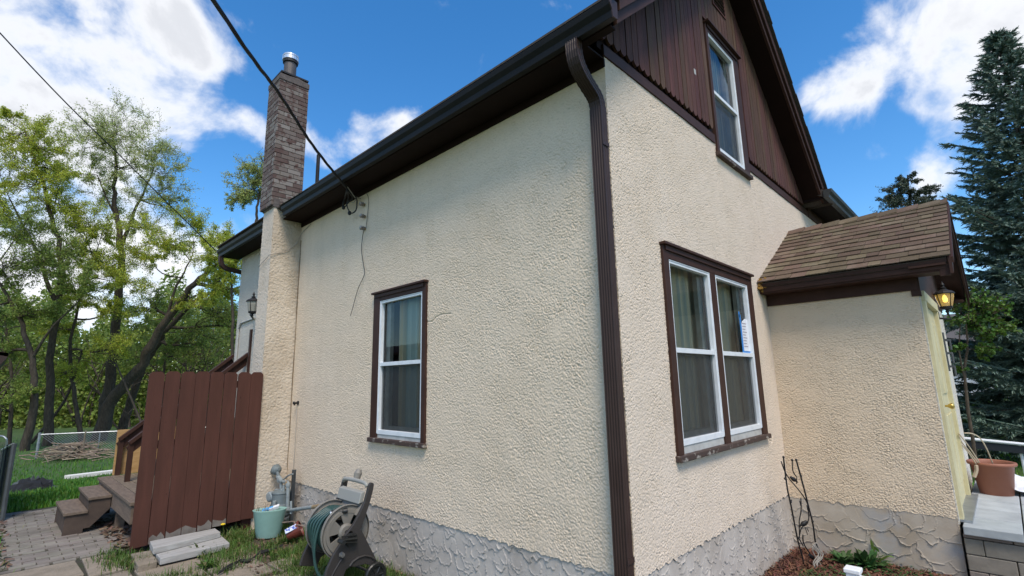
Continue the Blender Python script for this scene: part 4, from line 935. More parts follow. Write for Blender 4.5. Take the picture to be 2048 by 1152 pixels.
rg = G_(400,215); rgm = tilt_lathe([(.03,-.05),(.055,-.03),(.062,-.02),(.062,-.005),(.066,-.004),(.066,.006),(.062,.008),(.055,.025),(.025,.045),(.02,.055)], rg, (.25,-.95,.15)); rgm.build('regulator', m_gas, gm)
MB().tube([rg+(0,.02,0), G_(290,212)], .022, 10).tube([rg+(0,0,-.01), G_(335,240), G_(330,285)], [.03,.028,.026], 10).tube([rg, G_(425,290), G_(430,330)], .021, 10).build('vent_pipe', m_gas, gm)
po = G_(597,215,-.10); MB().box((-.12,po[1]-.022,-.05),(-.112,po[1]+.022,po[2])).box((-.12,po[1]+.014,-.05),(-.07,po[1]+.022,po[2]-.003)).build('post', m_gaspost, gm)
q = G_(440,780,-.3); 
tag(MB().tube(sm([G_(430,800,-.3), G_(520,792,-.3), G_(590,785,-.3), G_(610,815,-.3), G_(690,833,-.3)]), .008, 6).build('fallen_branch', m_twig, smooth=True), 'thin dry branch lying below the gas meter', 'branch')

# ------------------------------------------------------------------ HOSE REEL CART
Yn = 2.36
rz = lambda x, y, Y=Yn: ony(560+x/4.967, 920+y/4.967, Y)
cart = empty('hose_reel_cart', (-.35,2.6,0), 'charcoal hose reel cart with green hose leaning by the side wall', 'hose reel')
outl = [(905,222),(930,228),(937,245),(925,310),(893,430),(850,560),(805,690),(830,730),(880,830),(930,930),(965,1000),(985,1060),(990,1180),(960,1180),(900,1050),(850,1035),(790,1050),(745,1065),(700,1062),(660,1090),(620,1190),(440,1190),(470,1080),(530,945),(590,850),(650,745),(730,640),(790,530),(840,420),(865,330),(885,250)]
hole = [(560,1010),(600,950),(640,930),(660,960),(620,1030),(540,1160),(500,1160)]
fr = MB(); pts = [rz(*p) for p in outl]
fr.prism([(p[0],Yn,max(p[2],.005)) for p in pts], (0,.028,0))
def ear(mb, pts2, Y0, th): mb.prism([(p[0],Y0,max(p[2],.005)) for p in pts2], (0,th,0))
frame = fr.build('side_frame', m_reelframe, cart, bevel=.006)
FO = .46        # the far frame is the same shape on the other side of the drum
fr2 = MB().prism([(p[0],Yn+FO,max(p[2],.005)) for p in pts], (0,.028,0)); fr2.build('side_frame', m_reelframe, cart, bevel=.006)
rib = MB(); rp_ = [rz(*p) for p in ((690,1055),(720,1010),(775,970),(840,950),(900,960),(945,990))]; rib.tube([(p[0],Yn-.002,p[2]) for p in rp_], .010, 6)
rp_ = [rz(*p) for p in ((500,1180),(540,1100),(600,1000),(640,940))]; rib.tube([(p[0],Yn-.002,p[2]) for p in rp_], .007, 6)
rib.build('rib', m_reelframe, frame)
kn = rz(610,940); MB().lathe([(.001,Yn-.03),(.018,Yn-.028),(.022,Yn)], (kn[0],0,kn[2]), 12, axis='y').build('knob', m_reelgrey, cart)
c0 = rz(668,765); cx, cz = c0[0]+.03, c0[2]+.02
def flange(Y0, nm):
    fm = MB(); Ro, Ri = .215, .06; n = 48
    fm.lathe([(.213,Y0-.012),(.218,Y0-.010),(.218,Y0+.012),(.205,Y0+.014),(.205,Y0-.010)], (cx,0,cz), n, axis='y', close=False)
    fm.lathe([(.206,Y0-.002),(.180,Y0-.002),(.178,Y0-.010),(.150,Y0-.010)], (cx,0,cz), n, axis='y', close=False)
    for k in range(5):
        a0 = 2*math.pi*k/5+.25; m_ = 8
        w0, w1 = .25, .42
        vs = []
        for i in range(m_+1): a = a0-w1+2*w1*i/m_; vs.append((cx+.152*math.cos(a), Y0-.006, cz+.152*math.sin(a)))
        for i in range(m_+1): a = a0+w0*1.6-2*w0*1.6*i/m_; vs.append((cx+.062*math.cos(a), Y0-.006, cz+.062*math.sin(a)))
        fm.prism(vs, (0,.012,0))
    fm.lathe([(.001,Y0-.02),(.05,Y0-.02),(.068,Y0-.008),(.068,Y0+.01),(.001,Y0+.01)], (cx,0,cz), 24, axis='y')
    return fm.build(nm, m_reelgrey, cart, smooth=False)
flange(Yn+.085, 'drum_flange'); flange(Yn+.375, 'drum_flange')
MB().tube([(cx,Yn,cz),(cx,Yn+FO,cz)], .02, 10).lathe([(.075,Yn+.09),(.075,Yn+.37)], (cx,0,cz), 20, axis='y').build('drum_core', m_reelblack, cart)
hs = MB(); ptsH = []
turns = 17
for i in range(turns*24+1):
    a = i/24*2*math.pi; f_ = (i/(turns*24)); layer = (f_*2) % 1; yy = Yn+.115+.235*(abs((f_*3.2) % 2-1))
    r_ = .135+.055*f_+.006*math.sin(a*.37*5); ptsH.append((cx+r_*math.cos(a), yy+.012*math.sin(a*.71), cz+r_*math.sin(a)))
hs.tube(ptsH, .0105, 7)
for k in range(5):     # slack loops sagging on the left
    y0 = Yn+.15+.035*k; hs.tube(sm([(cx-.09+.01*k,y0,cz+.185),(cx-.19-.008*k,y0+.02,cz+.08),(cx-.225+.012*k,y0+.03,cz-.12),(cx-.20+.02*k,y0+.01,cz-.28-.02*k),(cx-.13+.01*k,y0-.03,cz-.36),(cx-.06,y0-.02,cz-.30)]), .0115, 7)
hs.build('hose', m_hose, cart, smooth=True)
nzp = rz(560,520); e_ = np.array((nzp[0], Yn+.30, nzp[2]-.0)); nb = onx(560+560/4.967, 920+520/4.967, cx-.08)
tilt_lathe([(.001,-.045),(.022,-.04),(.026,-.01),(.020,.0),(.018,.05),(.024,.055),(.022,.09),(.001,.095)], nb, (.75,-.35,.05)).build('nozzle', m_reelblack, cart)
tilt_lathe([(.001,-.052),(.016,-.05),(.018,-.042),(.018,-.036)], nb, (.75,-.35,.05)).build('nozzle_tip', m_tinband, cart)
# crank arm
ck = MB(); q0 = rz(700,790); ck.lathe([(.001,Yn-.035),(.05,Yn-.03),(.055,Yn-.005),(.05,Yn)], (q0[0],0,q0[2]), 20, axis='y'); 
qa, qb = rz(740,770), rz(560,790); ck.tube([(qa[0],Yn-.04,qa[2]),(qb[0],Yn-.05,qb[2]-.0)], .014, 8); ck.tube([(qa[0],Yn-.04,qa[2]+.03),(qb[0]+.02,Yn-.05,qb[2]+.025)], .007, 8); ck.tube([(qa[0],Yn-.04,qa[2]-.03),(qb[0]+.03,Yn-.05,qb[2]-.02)], .007, 8)
ck.tube([(qb[0],Yn-.05,qb[2]),(qb[0],Yn-.13,qb[2])], .018, 10); ck.build('crank', m_reelblack, cart)
# upper handle between the two frames
h0 = rz(885,250); h1 = rz(850,330)
hd = MB().tube(sm([(h0[0],Yn+.03,h0[2]-.015),(h0[0]-.005,Yn+.06,h0[2]+.01),(h0[0],Yn+.23,h0[2]+.015),(h0[0]-.005,Yn+.41,h0[2]+.01),(h0[0],Yn+.46,h0[2]-.015)]), .018, 10); hd.build('handle', m_reellight, cart, smooth=True)
a_, b_ = rz(850,330), rz(835,430); hx = MB().prism([(a_[0]-.02,Yn+.04,a_[2]),(a_[0]+.02,Yn+.04,a_[2]+.01),(b_[0]+.01,Yn+.04,b_[2]),(b_[0]-.03,Yn+.04,b_[2]-.01)], (0,.40,0)); hx.build('hose_tray', m_reellight, cart, bevel=.006)
a_, b_ = rz(830,440), rz(770,560); MB().prism([(a_[0]+.015,Yn+.04,a_[2]),(a_[0]+.03,Yn+.04,a_[2]),(b_[0]+.03,Yn+.04,b_[2]),(b_[0]+.01,Yn+.04,b_[2])], (0,.40,0)).build('back_panel', m_reelgrey, cart)
a_ = rz(890,240); tilt_lathe([(.026,-.02),(.03,.0),(.036,.05),(.024,.08),(.001,.085)], (a_[0]+.03,Yn+.28,a_[2]+.01), (.25,0,.95)).build('spray_head', m_reelgrey, cart)
wc = rz(925,1100)
for yy in (Yn-.045, Yn+FO+.03):
    w_ = MB().lathe([(.001,yy+.045),(.075,yy+.045),(.095,yy+.04),(.10,yy+.03),(.10,yy+.01),(.092,yy),(.07,yy+.002),(.06,yy+.014),(.02,yy+.014),(.018,yy-.004),(.001,yy-.005)], (wc[0]+.01,0,.10), 28, axis='y')
    for k in range(6):
        a = k*math.pi/3; w_.tube([(wc[0]+.01+.02*math.cos(a),yy+.010,.10+.02*math.sin(a)),(wc[0]+.01+.066*math.cos(a),yy+.010,.10+.066*math.sin(a))], .007, 5)
    w_.build('wheel', m_reelblack, cart)
MB().tube([(wc[0]+.01,Yn,.10),(wc[0]+.01,Yn+FO,.10)], .012, 8).build('axle', m_reelblack, cart)
bt = rz(480,1150); MB().box((bt[0],Yn+.02,.02),(bt[0]+.05,Yn+FO,.05)).build('cross_bar', m_reelframe, cart)

# ------------------------------------------------------------------ FRONT BED
# metal bird trellis
tl = empty('bird_trellis', tuple(np.append(at(1625,1130,4.6)[:2], 0)), 'black metal twig trellis with little birds in the mulch bed', 'trellis')
T = lambda x, y, d=4.55: at(1500+x/3.737, 850+y/3.737, d)
tw = MB()
for pl, r_ in (([(250,240),(260,330),(280,480),(310,620),(355,850),(395,1000),(425,1140),(440,1230)],.0085), ([(345,260),(370,350),(410,500),(440,620),(470,740),(490,880),(520,960),(540,1050)],.0085),
               ([(315,262),(320,340),(345,385)],.006), ([(232,270),(262,350),(300,410),(360,480),(410,550),(435,600)],.006), ([(350,385),(348,440)],.005),
               ([(380,545),(382,640),(368,720),(370,830),(362,850)],.006), ([(370,565),(384,620)],.005), ([(425,600),(440,680),(425,740),(385,770),(365,850)],.006), ([(412,765),(430,820)],.004), ([(425,770),(438,795)],.004),
               ([(395,820),(400,880),(440,950),(490,1020),(530,1060)],.007), ([(255,400),(275,410)],.007), ([(300,570),(312,560)],.007), ([(358,835),(398,905)],.006)):
    tw.tube(sm([T(*p) for p in pl], 4), r_*.85, 6)
for (x, y) in ((250,240),(345,260),(315,262),(380,380),(305,575),(468,720),(262,400)): tw.lathe([(.001,-.012),(.010,-.006),(.011,.004),(.001,.012)], tuple(T(x,y)), 6)
tw.build('stems', m_black, tl, smooth=True)
for (x, y, s1) in ((325,405,1),(400,735,-1),(462,985,1)):
    c_ = T(x, y); ax_ = R*s1*.7-U*.5; ax_ /= np.linalg.norm(ax_)
    b_ = tilt_lathe([(.001,-.040),(.010,-.034),(.013,-.028),(.012,-.02),(.019,-.005),(.018,.012),(.009,.028),(.005,.045),(.001,.055)], c_, ax_, 10); b_.build('bird', m_black, tl, smooth=True)
ct = MB()
for k in range(7):
    p = [T(470+random.uniform(-10,20), 890+random.uniform(0,20), 4.5), T(530+random.uniform(-20,20), 960+random.uniform(-20,20), 4.5), T(500+random.uniform(-30,30), 1040, 4.48), T(540+random.uniform(-50,20), 1110, 4.45)]
    if k == 0: p = [T(520,940,4.5), T(500,885,4.5), T(475,895,4.5), T(468,940,4.5), T(500,1000,4.5), T(540,1060,4.5)]
    ct.tube(sm(p, 5), .0045, 5)
tag(ct.build('tied_vine', m_cordlight, smooth=True), 'pale dry vine tied round the foot of the metal trellis', 'vine')
# low leafy plants
def rosette(name, c, n, L, W, m, label, cat, up=.8, seed=1, group=None):
    r = random.Random(seed); mb = MB()
    for i in range(n):
        a = r.uniform(0, 6.28); e_ = r.uniform(.25, up)*1.2; l = L*r.uniform(.6,1.1); b = np.array(c)+np.array((r.gauss(0,L*.12), r.gauss(0,L*.12), 0))
        d = np.array((math.cos(a)*math.cos(e_), math.sin(a)*math.cos(e_), math.sin(e_))); s = np.array((-math.sin(a), math.cos(a), .0))*W*r.uniform(.7,1.1)
        p = [b, b+d*l*.35, b+d*l*.7+np.array((0,0,-.04*l)), b+d*l+np.array((0,0,-.22*l))]; wd = [.15,1,.8,.05]
        vs = [q for pt_, w_ in zip(p, wd) for q in (pt_-s*w_/2, pt_+s*w_/2)]; mb.add(vs, [(0,1,3,2),(2,3,5,4),(4,5,7,6)])
    return tag(mb.build(name, m), label, cat, group)
pc_ = [onz(x, y, 0) for x, y in ((1700,1130),(1745,1140),(1800,1128),(1860,1142),(1665,1128),(1760,1108))]
rosette('leafy_plant', onz(1690,1128,0), 60, .17, .045, m_weed, 'broad dark green perennial clump in the bed, left of the white fence post', 'plant', seed=1)
rosette('leafy_plant', onz(1735,1135,0), 80, .20, .05, m_weed, 'tall dark green clump behind the white fence post', 'plant', seed=2, up=1.1)
rosette('leafy_plant', onz(1790,1122,0), 70, .13, .03, m_weed, 'feathery green weed by the porch foundation, right of the tall clump', 'plant', seed=3)
rosette('leafy_plant', onz(1845,1140,0), 40, .10, .03, m_weed, 'small green weed at the porch foundation, near its outer corner', 'plant', seed=4)
rosette('leafy_plant', onz(1908,1150,0), 40, .12, .035, m_weed, 'small green weed in the angle between porch and stoop', 'plant', seed=5)
rosette('tulip_leaf', onz(1752,1125,0), 7, .26, .06, m_weedlight, 'bright green upright tulip leaves against the porch foundation', 'plant', up=1.35, seed=6)
chips('bed_weeds', 2600, (1.5,3.0,-1.3,-.05), m_weed, .05, .012, 'low green weeds through the mulch', 'weeds', z0=.02, seed=8, fn=lambda x, y: ((x-2.2)**2*3+(y+.55)**2*6 < .5) | ((x-2.85)**2*6+(y+.8)**2*2 < .3))
# white plastic edging fence
vf = onz(1706,1140,.34); vfe = empty('garden_fence', (vf[0],vf[1],0), 'low white plastic picket edging at the bottom of the mulch bed', 'garden fence')
MB().box((vf[0]-.04,vf[1]-.04,0),(vf[0]+.04,vf[1]+.04,.325)).build('post', m_vinyl, vfe, bevel=.004)
MB().box((vf[0]-.05,vf[1]-.05,.325),(vf[0]+.05,vf[1]+.05,.355)).build('post_cap', m_vinyl, vfe, bevel=.006)
boxes('rail', m_vinyl, vfe, [((vf[0]-.015,vf[1]-1.2,.24),(vf[0]+.015,vf[1]-.04,.31)),((vf[0]-.015,vf[1]-1.2,.06),(vf[0]+.015,vf[1]-.04,.12))])
boxes('picket', m_vinyl, vfe, [((vf[0]-.03,vf[1]-.17-.15*i,0),(vf[0]-.016,vf[1]-.11-.15*i,.30)) for i in range(7)])
# dandelions and weeds on slabs
rosette('dandelion', (*onz(398,1110,0)[:2], .0), 46, .17, .022, m_grass, 'dandelion weed growing over the end of the grey planks', 'weed', up=1.0, seed=7)
rosette('dandelion', (*onz(412,1135,0)[:2], .0), 40, .13, .02, m_grass, 'weed in the slab joint nearest the camera', 'weed', seed=8)
dl = onx(446,1049,-.75); dn = empty('dandelion_flower', (dl[0],dl[1],0), 'yellow dandelion flower in the grass at the foot of the fence', 'flower')
MB().lathe([(.001,-.01),(.022,-.004),(.026,.004),(.016,.012),(.001,.013)], tuple(dl), 14).build('flower_head', m_dandelion, dn); MB().tube([(dl[0]+.02,dl[1],0), dl], .003, 5).build('stem', m_grass, dn)

# ------------------------------------------------------------------ STOOP
sp_e = empty('porch_stoop', (4.2,-2.3,0), 'stone-capped block stoop in front of the porch door', 'stoop')
cp_ = MB(); ys = [-1.335,-1.70,-2.07,-2.44,-2.81,-3.18]; random.seed(4)
xsr = [2.90,3.18,3.46,3.86,4.36,4.86,5.4]
xs2 = [2.90,3.30,3.72,4.14,4.56,4.98,5.4]
for i in range(len(xs2)-1):
    for j in range(len(ys)-1):
        cp_.box((xs2[i]+.005,ys[j]-.005,.385),(xs2[i+1]-.005,ys[j+1]+.005,.455+random.uniform(-.004,.004)))
cp_.build('cap_stone', m_stonecap, sp_e, bevel=.006)
bl_ = MB(); z = -.02; r_ = 0
while z < .38:
    h = .125; zz = min(z+h-.006, .384)
    y = -1.33-(.0 if r_ % 2 else .12)
    if r_ % 2 == 0: bl_.box((2.945,-1.33,z),(3.06,-1.33-.116,zz))
    while y > -3.2: w = .30; bl_.box((2.945,y,z),(3.06,y-w+.006,zz)); y -= w
    x = 3.06
    bl_.box((3.066,-3.19,z),(5.36,-3.08,zz)); z += h; r_ += 1
bl_.box((3.05,-3.07,-.02),(5.34,-1.33,.38)); bl_.build('block_wall', m_block, sp_e, bevel=.006)
# terracotta pot with dry stems
pp0 = onz(1994,992,.457); tp = empty('terracotta_pot', (pp0[0],pp0[1]-.0,.457), 'large terracotta coloured pot with dead stems on the stoop', 'pot'); pp0 = pp0+np.array((.12,0,0)); s = 1.0
MB().lathe([(.128,.457),(.132,.46),(.172,.745),(.192,.748),(.198,.76),(.195,.778),(.181,.781),(.172,.77),(.168,.73),(.13,.50),(.001,.5)], (pp0[0],pp0[1],0), 36, close=False).build('pot_body', m_terra, tp, smooth=True)
MB().lathe([(.001,.745),(.170,.74)], (pp0[0],pp0[1],0), 24, close=False).build('soil', m_soil, tp)
dp = lambda x, y: at(1500+x/3.737, 850+y/3.737, float((pp0-CP)@F))
ds_ = MB()
for pl in ([(1720,290),(1650,180),(1590,100),(1560,62)],[(1705,285),(1640,200),(1585,130),(1562,80)],[(1815,292),(1770,180),(1720,100),(1660,65),(1600,60)],[(1690,290),(1620,190),(1575,140)]): ds_.tube(sm([dp(*p) for p in pl]), .006, 6)
ds_.build('dead_stem', mat('dead_stem', (.50,.42,.30), .8), tp, smooth=True)
MB().tube(sm([dp(1690,300), dp(1692,340), dp(1675,390)], 4), .016, 4).build('plant_tag', mat('faded_tag', (.5,.40,.28), .8), tp)
# white crumpled sheet behind the pot
r = random.Random(3); nx, ny = 22, 14; vs = []
for j in range(ny):
    for i in range(nx): vs.append((4.55+i*.055+r.uniform(-.01,.01), -1.40-j*.075+r.uniform(-.01,.01), .46+.16*math.exp(-((i-6)/5)**2-((j-2)/4)**2)+.035*abs(math.sin(i*.9+j*.7))+r.uniform(0,.02)))
wsheet = tag(MB().add(vs, [(j*nx+i, j*nx+i+1, (j+1)*nx+i+1, (j+1)*nx+i) for j in range(ny-1) for i in range(nx-1)]).build('plastic_sheet', m_sheet, smooth=False), 'crumpled white plastic bag lying on the stoop behind the pot', 'plastic bag')
MB().tube(sm([(4.62,-1.46,.53),(4.60,-1.52,.60),(4.60,-1.56,.53),(4.58,-1.64,.56)]), .006, 5).build('print_mark', m_cable, wsheet)

# ------------------------------------------------------------------ RIGHT BACKGROUND
r0, r1 = at(1900,874,8.6), at(2090,893,7.9)
wl = empty('white_rail', ((r0[0]+r1[0])/2, (r0[1]+r1[1])/2, 0), 'long low white rail with a dark strip for its shadow under it in front of the right lawn', 'edging')
MB().tube([r0, r1, r1+(r1-r0)*.6], .026, 8).build('top_rail', m_vinyl, wl)
for t_ in (.0,.8,1.6):
    q_ = r0+(r1-r0)*t_; MB().tube([(q_[0]+.06,q_[1]+.06,-.05), (q_[0]+.06,q_[1]+.06,q_[2]-.02)], .02, 8).build('leg', m_vinyl, wl)
MB().prism([r0-(0,0,.03), r1+(r1-r0)*.6-(0,0,.03), r1+(r1-r0)*.6-(0,0,.15), r0-(0,0,.15)], (.03,.03,0)).build('board', mat('rail_shadow_dark', (.012,.016,.022), .6), wl)  # near-black strip put in for the shadow under the rail
ga = hit(2012,872); gd = empty('solar_light', tuple(ga), 'small silver and black garden solar light on the right lawn', 'garden light')
MB().tube([ga, ga+(0,0,.35)], .02, 8).build('stake', m_black, gd); MB().lathe([(.001,.32),(.07,.34),(.09,.40),(.05,.48),(.001,.5)], tuple(ga), 12).build('head', m_tinband, gd)
# driveway and far house
m_drive = mat('driveway', (.36,.33,.30), .9, (.30,.28,.26), 2)
dv = MB().add([(22,-6,-.01),(60,-9,-.01),(60,-2,-.01),(25,-1.2,-.01)], [(0,1,2,3)]); dv.build('driveway', m_drive, kind='structure')
fh = empty('far_house', (36,1.5,0), 'white house far behind the spruce', 'house')
MB().box((33,-6,0),(41,3.8,3.2)).build('wall', m_farwhite, fh)
MB().prism([(32.5,-6.5,3.1),(41.5,-6.5,3.1),(37,-6.5,5.2)], (0,10.8,0)).build('roof', m_farroof, fh)
for (a, z) in ((-4,1.2),(-1.8,1.2),(.4,1.2),(2.2,1.2)): MB().box((32.96,a,z),(33,a+.9,z+1.2)).build('window', m_dark, fh)

def tube_np(V, Q, pts, rad, n=5):
    """append a tapered tube to numpy lists"""
    pts = np.asarray(pts, float); m = len(pts); t = np.gradient(pts, axis=0); t /= np.linalg.norm(t, axis=1)[:, None]+1e-9
    a = np.cross(t, [.3,.2,1.]) ; a /= np.linalg.norm(a, axis=1)[:, None]+1e-9; b = np.cross(t, a)
    th = np.arange(n)*2*math.pi/n; r_ = np.asarray(rad)[:, None, None]
    P = pts[:, None, :]+r_*(np.cos(th)[None, :, None]*a[:, None, :]+np.sin(th)[None, :, None]*b[:, None, :])
    base = sum(len(v) for v in V); V.append(P.reshape(-1, 3)); i = np.arange(m-1)[:, None]*n; k = np.arange(n)[None, :]; k2 = (k+1) % n
    Q.append((base+np.stack([i+k, i+k2, i+n+k2, i+n+k], -1)).reshape(-1, 4))
def curve(p0, p1, r, bend=.12, k=6, droop=0):
    t = np.linspace(0, 1, k)[:, None]; L_ = np.linalg.norm(p1-p0); o = r.normal(size=3)*bend*L_; o2 = r.normal(size=3)*bend*.5*L_
    return p0*(1-t)+p1*t+np.sin(t*math.pi)*o+np.sin(t*2*math.pi)*o2+np.array([0,0,1])*droop*L_*np.sin(t*math.pi)

def tree(name, trunks, blobs, m_leaf, label, seed, leaf=.095, per=12, twigs=12, nbr=None, group='deciduous trees behind the back lawn', bark=None, asp=.42, spread=.24, cat='tree', r0s=None):
    """trunks: list of (points, r_base, r_tip); blobs: (centre, radii, branches)"""
    r = np.random.default_rng(seed); V, Q, LP = [], [], []; nodes = []
    for pts, ra, rb in trunks:
        pts = np.array(sm(pts, 5)); rr = np.linspace(0, 1, len(pts)); rad = ra+(rb-ra)*rr**.8
        rad = rad*.82; pts = pts+np.concatenate([np.zeros((1,3)), r.normal(0, ra*.12, (len(pts)-1,3))]); tube_np(V, Q, pts, rad, 9)
        for p, q in zip(pts[len(pts)//4:], rad[len(pts)//4:]): nodes.append((p, q))
    NP = np.array([n_[0] for n_ in nodes]); NR = np.array([n_[1] for n_ in nodes])
    for c, rad, nb in blobs:
        c = np.array(c); rad = np.array(rad, float)
        # one limb into the blob, then branches
        d = np.linalg.norm(NP-c, axis=1)+np.maximum(0, NP[:,2]-c[2])*1.5; k = int(np.argmin(d)); root = NP[k]
        limb = curve(root, c+np.array([0,0,-.2])*rad, r, .06, 8); lr0 = min(NR[k]*.8, .05+.035*np.linalg.norm(rad)); tube_np(V, Q, limb, np.linspace(lr0, lr0*.35, 8), 6)
        for _ in range(int(nb*1.5)):
            u = r.normal(size=3); u /= np.linalg.norm(u); tip = c+u*rad*r.uniform(.65,1.08)**.6
            s0 = limb[r.integers(3, 8)]; L_ = np.linalg.norm(tip-s0); br_ = curve(s0, tip, r, .10, 7, .04); rb_ = lr0*.35*r.uniform(.5,1); tube_np(V, Q, br_, np.linspace(rb_, .006, 7), 4)
            for j in range(twigs):
                q0 = br_[r.integers(2, 7)]; q1 = q0+(tip-s0)/max(L_,.1)*r.uniform(.15,.5)*min(L_,2.2)*.5+r.normal(size=3)*spread*min(L_,2.5)*.55; 
                tw_ = curve(q0, q1, r, .1, 4); tube_np(V, Q, tw_, np.linspace(.010, .004, 4), 3)
                n_ = per; t = r.uniform(.25, 1.08, n_)[:, None]; LP.append(tw_[0]*(1-t)+tw_[-1]*t+r.normal(size=(n_,3))*.10*min(L_,1.6)*.6)
    base = np.array(trunks[0][0][0]); e = empty(name, tuple(base), label, cat, group)
    npmesh('trunk', np.concatenate(V), np.concatenate(Q), bark or m_bark, e, True)
    P = np.concatenate(LP); V2, Q2 = leafcards(P, leaf, r, asp=asp); npmesh('crown', V2, Q2, m_leaf, e)
    return e
def pd(x, y, d): return at(x, y, d)
def bl(x, y, rpx, d, nb, sy=1.0, dd=None):
    w = rpx/FL*d; return (at(x, y, d+(dd or 0)), (w, w, w*sy), nb)
def gd_(x, y, d):      # trunk foot straight below pixel column x at depth d
    p = at(x, y, d); p = p.copy(); p[2] = float(terr(p[0], p[1]))-.1; return p
D1 = 30
# tall central tree
tree('spring_tree', [([gd_(200,880,D1), pd(215,780,D1), pd(232,650,D1), pd(243,540,D1), pd(238,460,D1), pd(228,400,D1), pd(232,330,D1), pd(228,270,D1)], .42, .06), ([pd(240,500,D1), pd(262,440,D1), pd(285,390,D1), pd(310,330,D1)], .16, .04), ([pd(236,440,D1), pd(215,400,D1), pd(195,350,D1)], .1, .03)],
     [bl(235,255,62,D1,16), bl(180,285,50,D1,12), bl(295,290,52,D1,13), bl(335,340,42,D1,10), bl(170,340,45,D1,9), bl(250,330,55,D1,12), bl(320,400,55,D1,12), bl(210,390,50,D1,9,dd=1), bl(300,450,50,D1,10,.7), bl(355,400,28,D1,5)], m_leafB, 'tallest pale green tree in the middle of the left woods', 41, per=22)
tree('spring_tree', [([gd_(195,885,D1-2), pd(225,800,D1-2), pd(275,740,D1-2), pd(320,660,D1-2), pd(370,590,D1-2), pd(420,540,D1-2), pd(470,505,D1-2)], .46, .10), ([pd(290,700,D1-2), pd(330,640,D1-2), pd(350,580,D1-2), pd(380,520,D1-2)], .16, .04)],
     [bl(420,500,55,D1-2,13,.8), bl(330,470,60,D1-2,14,.7), bl(460,570,40,D1-2,9), bl(390,600,40,D1-2,8,.6), bl(290,510,45,D1-2,9,.6), bl(455,480,30,D1-2,7), bl(380,440,35,D1-2,8,.6)], m_leafA, 'tree with a thick trunk leaning right towards the house roof', 42, per=30)
tree('spring_tree', [([gd_(240,875,D1+1), pd(262,800,D1+1), pd(300,710,D1+1), pd(350,640,D1+1), pd(410,590,D1+1), pd(480,575,D1+1)], .34, .08)],
     [bl(440,620,45,D1+1,9,.6), bl(380,680,45,D1+1,9,.7), bl(470,650,30,D1+1,6), bl(300,600,40,D1+1,7,.6)], m_leafC, 'smaller tree leaning right just behind the thick leaning trunk', 43, per=27)
D2 = 26
tree('spring_tree', [([gd_(95,885,D2), pd(100,800,D2), pd(103,700,D2), pd(118,600,D2), pd(120,500,D2), pd(95,400,D2), pd(70,320,D2), pd(50,260,D2)], .28, .05), ([pd(110,600,D2), pd(70,500,D2), pd(20,400,D2)], .14, .04)],
     [bl(40,260,55,D2,13), bl(90,290,48,D2,11), bl(0,330,60,D2,12), bl(70,360,60,D2,13), bl(120,400,50,D2,10), bl(20,440,60,D2,12,.8), bl(110,330,35,D2,7), bl(15,235,22,D2,4)], m_leafA, 'yellow-green tree filling the top left corner of the woods', 44, per=30)
tree('spring_tree', [([gd_(50,890,D2-2), pd(70,790,D2-2), pd(60,700,D2-2), pd(30,620,D2-2), pd(-20,540,D2-2)], .25, .06), ([pd(62,720,D2-2), pd(100,660,D2-2), pd(160,600,D2-2)], .1, .03)],
     [bl(50,450,55,D2-2,10,.8), bl(30,790,50,D2-2,6,.7), bl(30,520,70,D2-2,16,.8), bl(-30,600,70,D2-2,10,.8), bl(100,520,55,D2-2,12,.8), bl(60,620,55,D2-2,10,.6), bl(160,560,50,D2-2,11,.7), bl(-10,700,50,D2-2,8,.6)], m_leafC, 'low dark green tree at the far left edge', 45, per=30)
tree('spring_tree', [([gd_(165,885,D2+1), pd(150,800,D2+1), pd(140,700,D2+1), pd(160,600,D2+1), pd(190,520,D2+1)], .16, .05)],
     [bl(150,430,50,D2+1,10,.7), bl(205,455,50,D2+1,10,.7), bl(225,690,45,D2+1,8,.7), bl(130,740,45,D2+1,8,.7), bl(190,520,65,D2+1,17,.7), bl(250,560,45,D2+1,10,.6), bl(140,500,45,D2+1,9,.6), bl(170,600,50,D2+1,10,.6), bl(240,620,35,D2+1,7,.6), bl(110,650,40,D2+1,8,.6)], m_leafA, 'bushy bright green tree in front of the tall pale one', 46, per=32)
tree('spring_tree', [([gd_(320,875,D1+4), pd(325,780,D1+4), pd(330,700,D1+4), pd(325,640,D1+4)], .14, .05), ([pd(326,760,D1+4), pd(280,700,D1+4)], .07, .03)],
     [bl(350,620,45,D1+4,9,.7), bl(270,640,45,D1+4,8,.7), bl(340,700,50,D1+4,11,.7), bl(420,700,50,D1+4,11,.8), bl(270,710,45,D1+4,9,.7), bl(450,640,30,D1+4,6)], m_leafC, 'low green tree between the leaning trunks and the fence panel', 47, per=27)
tree('spring_tree', [([gd_(515,820,22), pd(517,560,22), pd(514,470,22), pd(512,430,22), pd(518,390,22)], .13, .05)],
     [bl(502,370,44,22,20), bl(540,350,44,22,9), bl(472,395,24,22,8), bl(512,340,26,22,8)], m_leafB, 'small round pale tree rising behind the brick chimney', 48, per=14, leaf=.085)
tree('spring_tree', [([gd_(470,840,26), pd(465,640,26), pd(462,560,26), pd(458,520,26)], .12, .04)],
     [bl(450,500,42,26,12), bl(478,540,35,26,9), bl(430,560,35,26,8)], m_leafA, 'small green tree just left of the rear roof corner', 49, per=30)
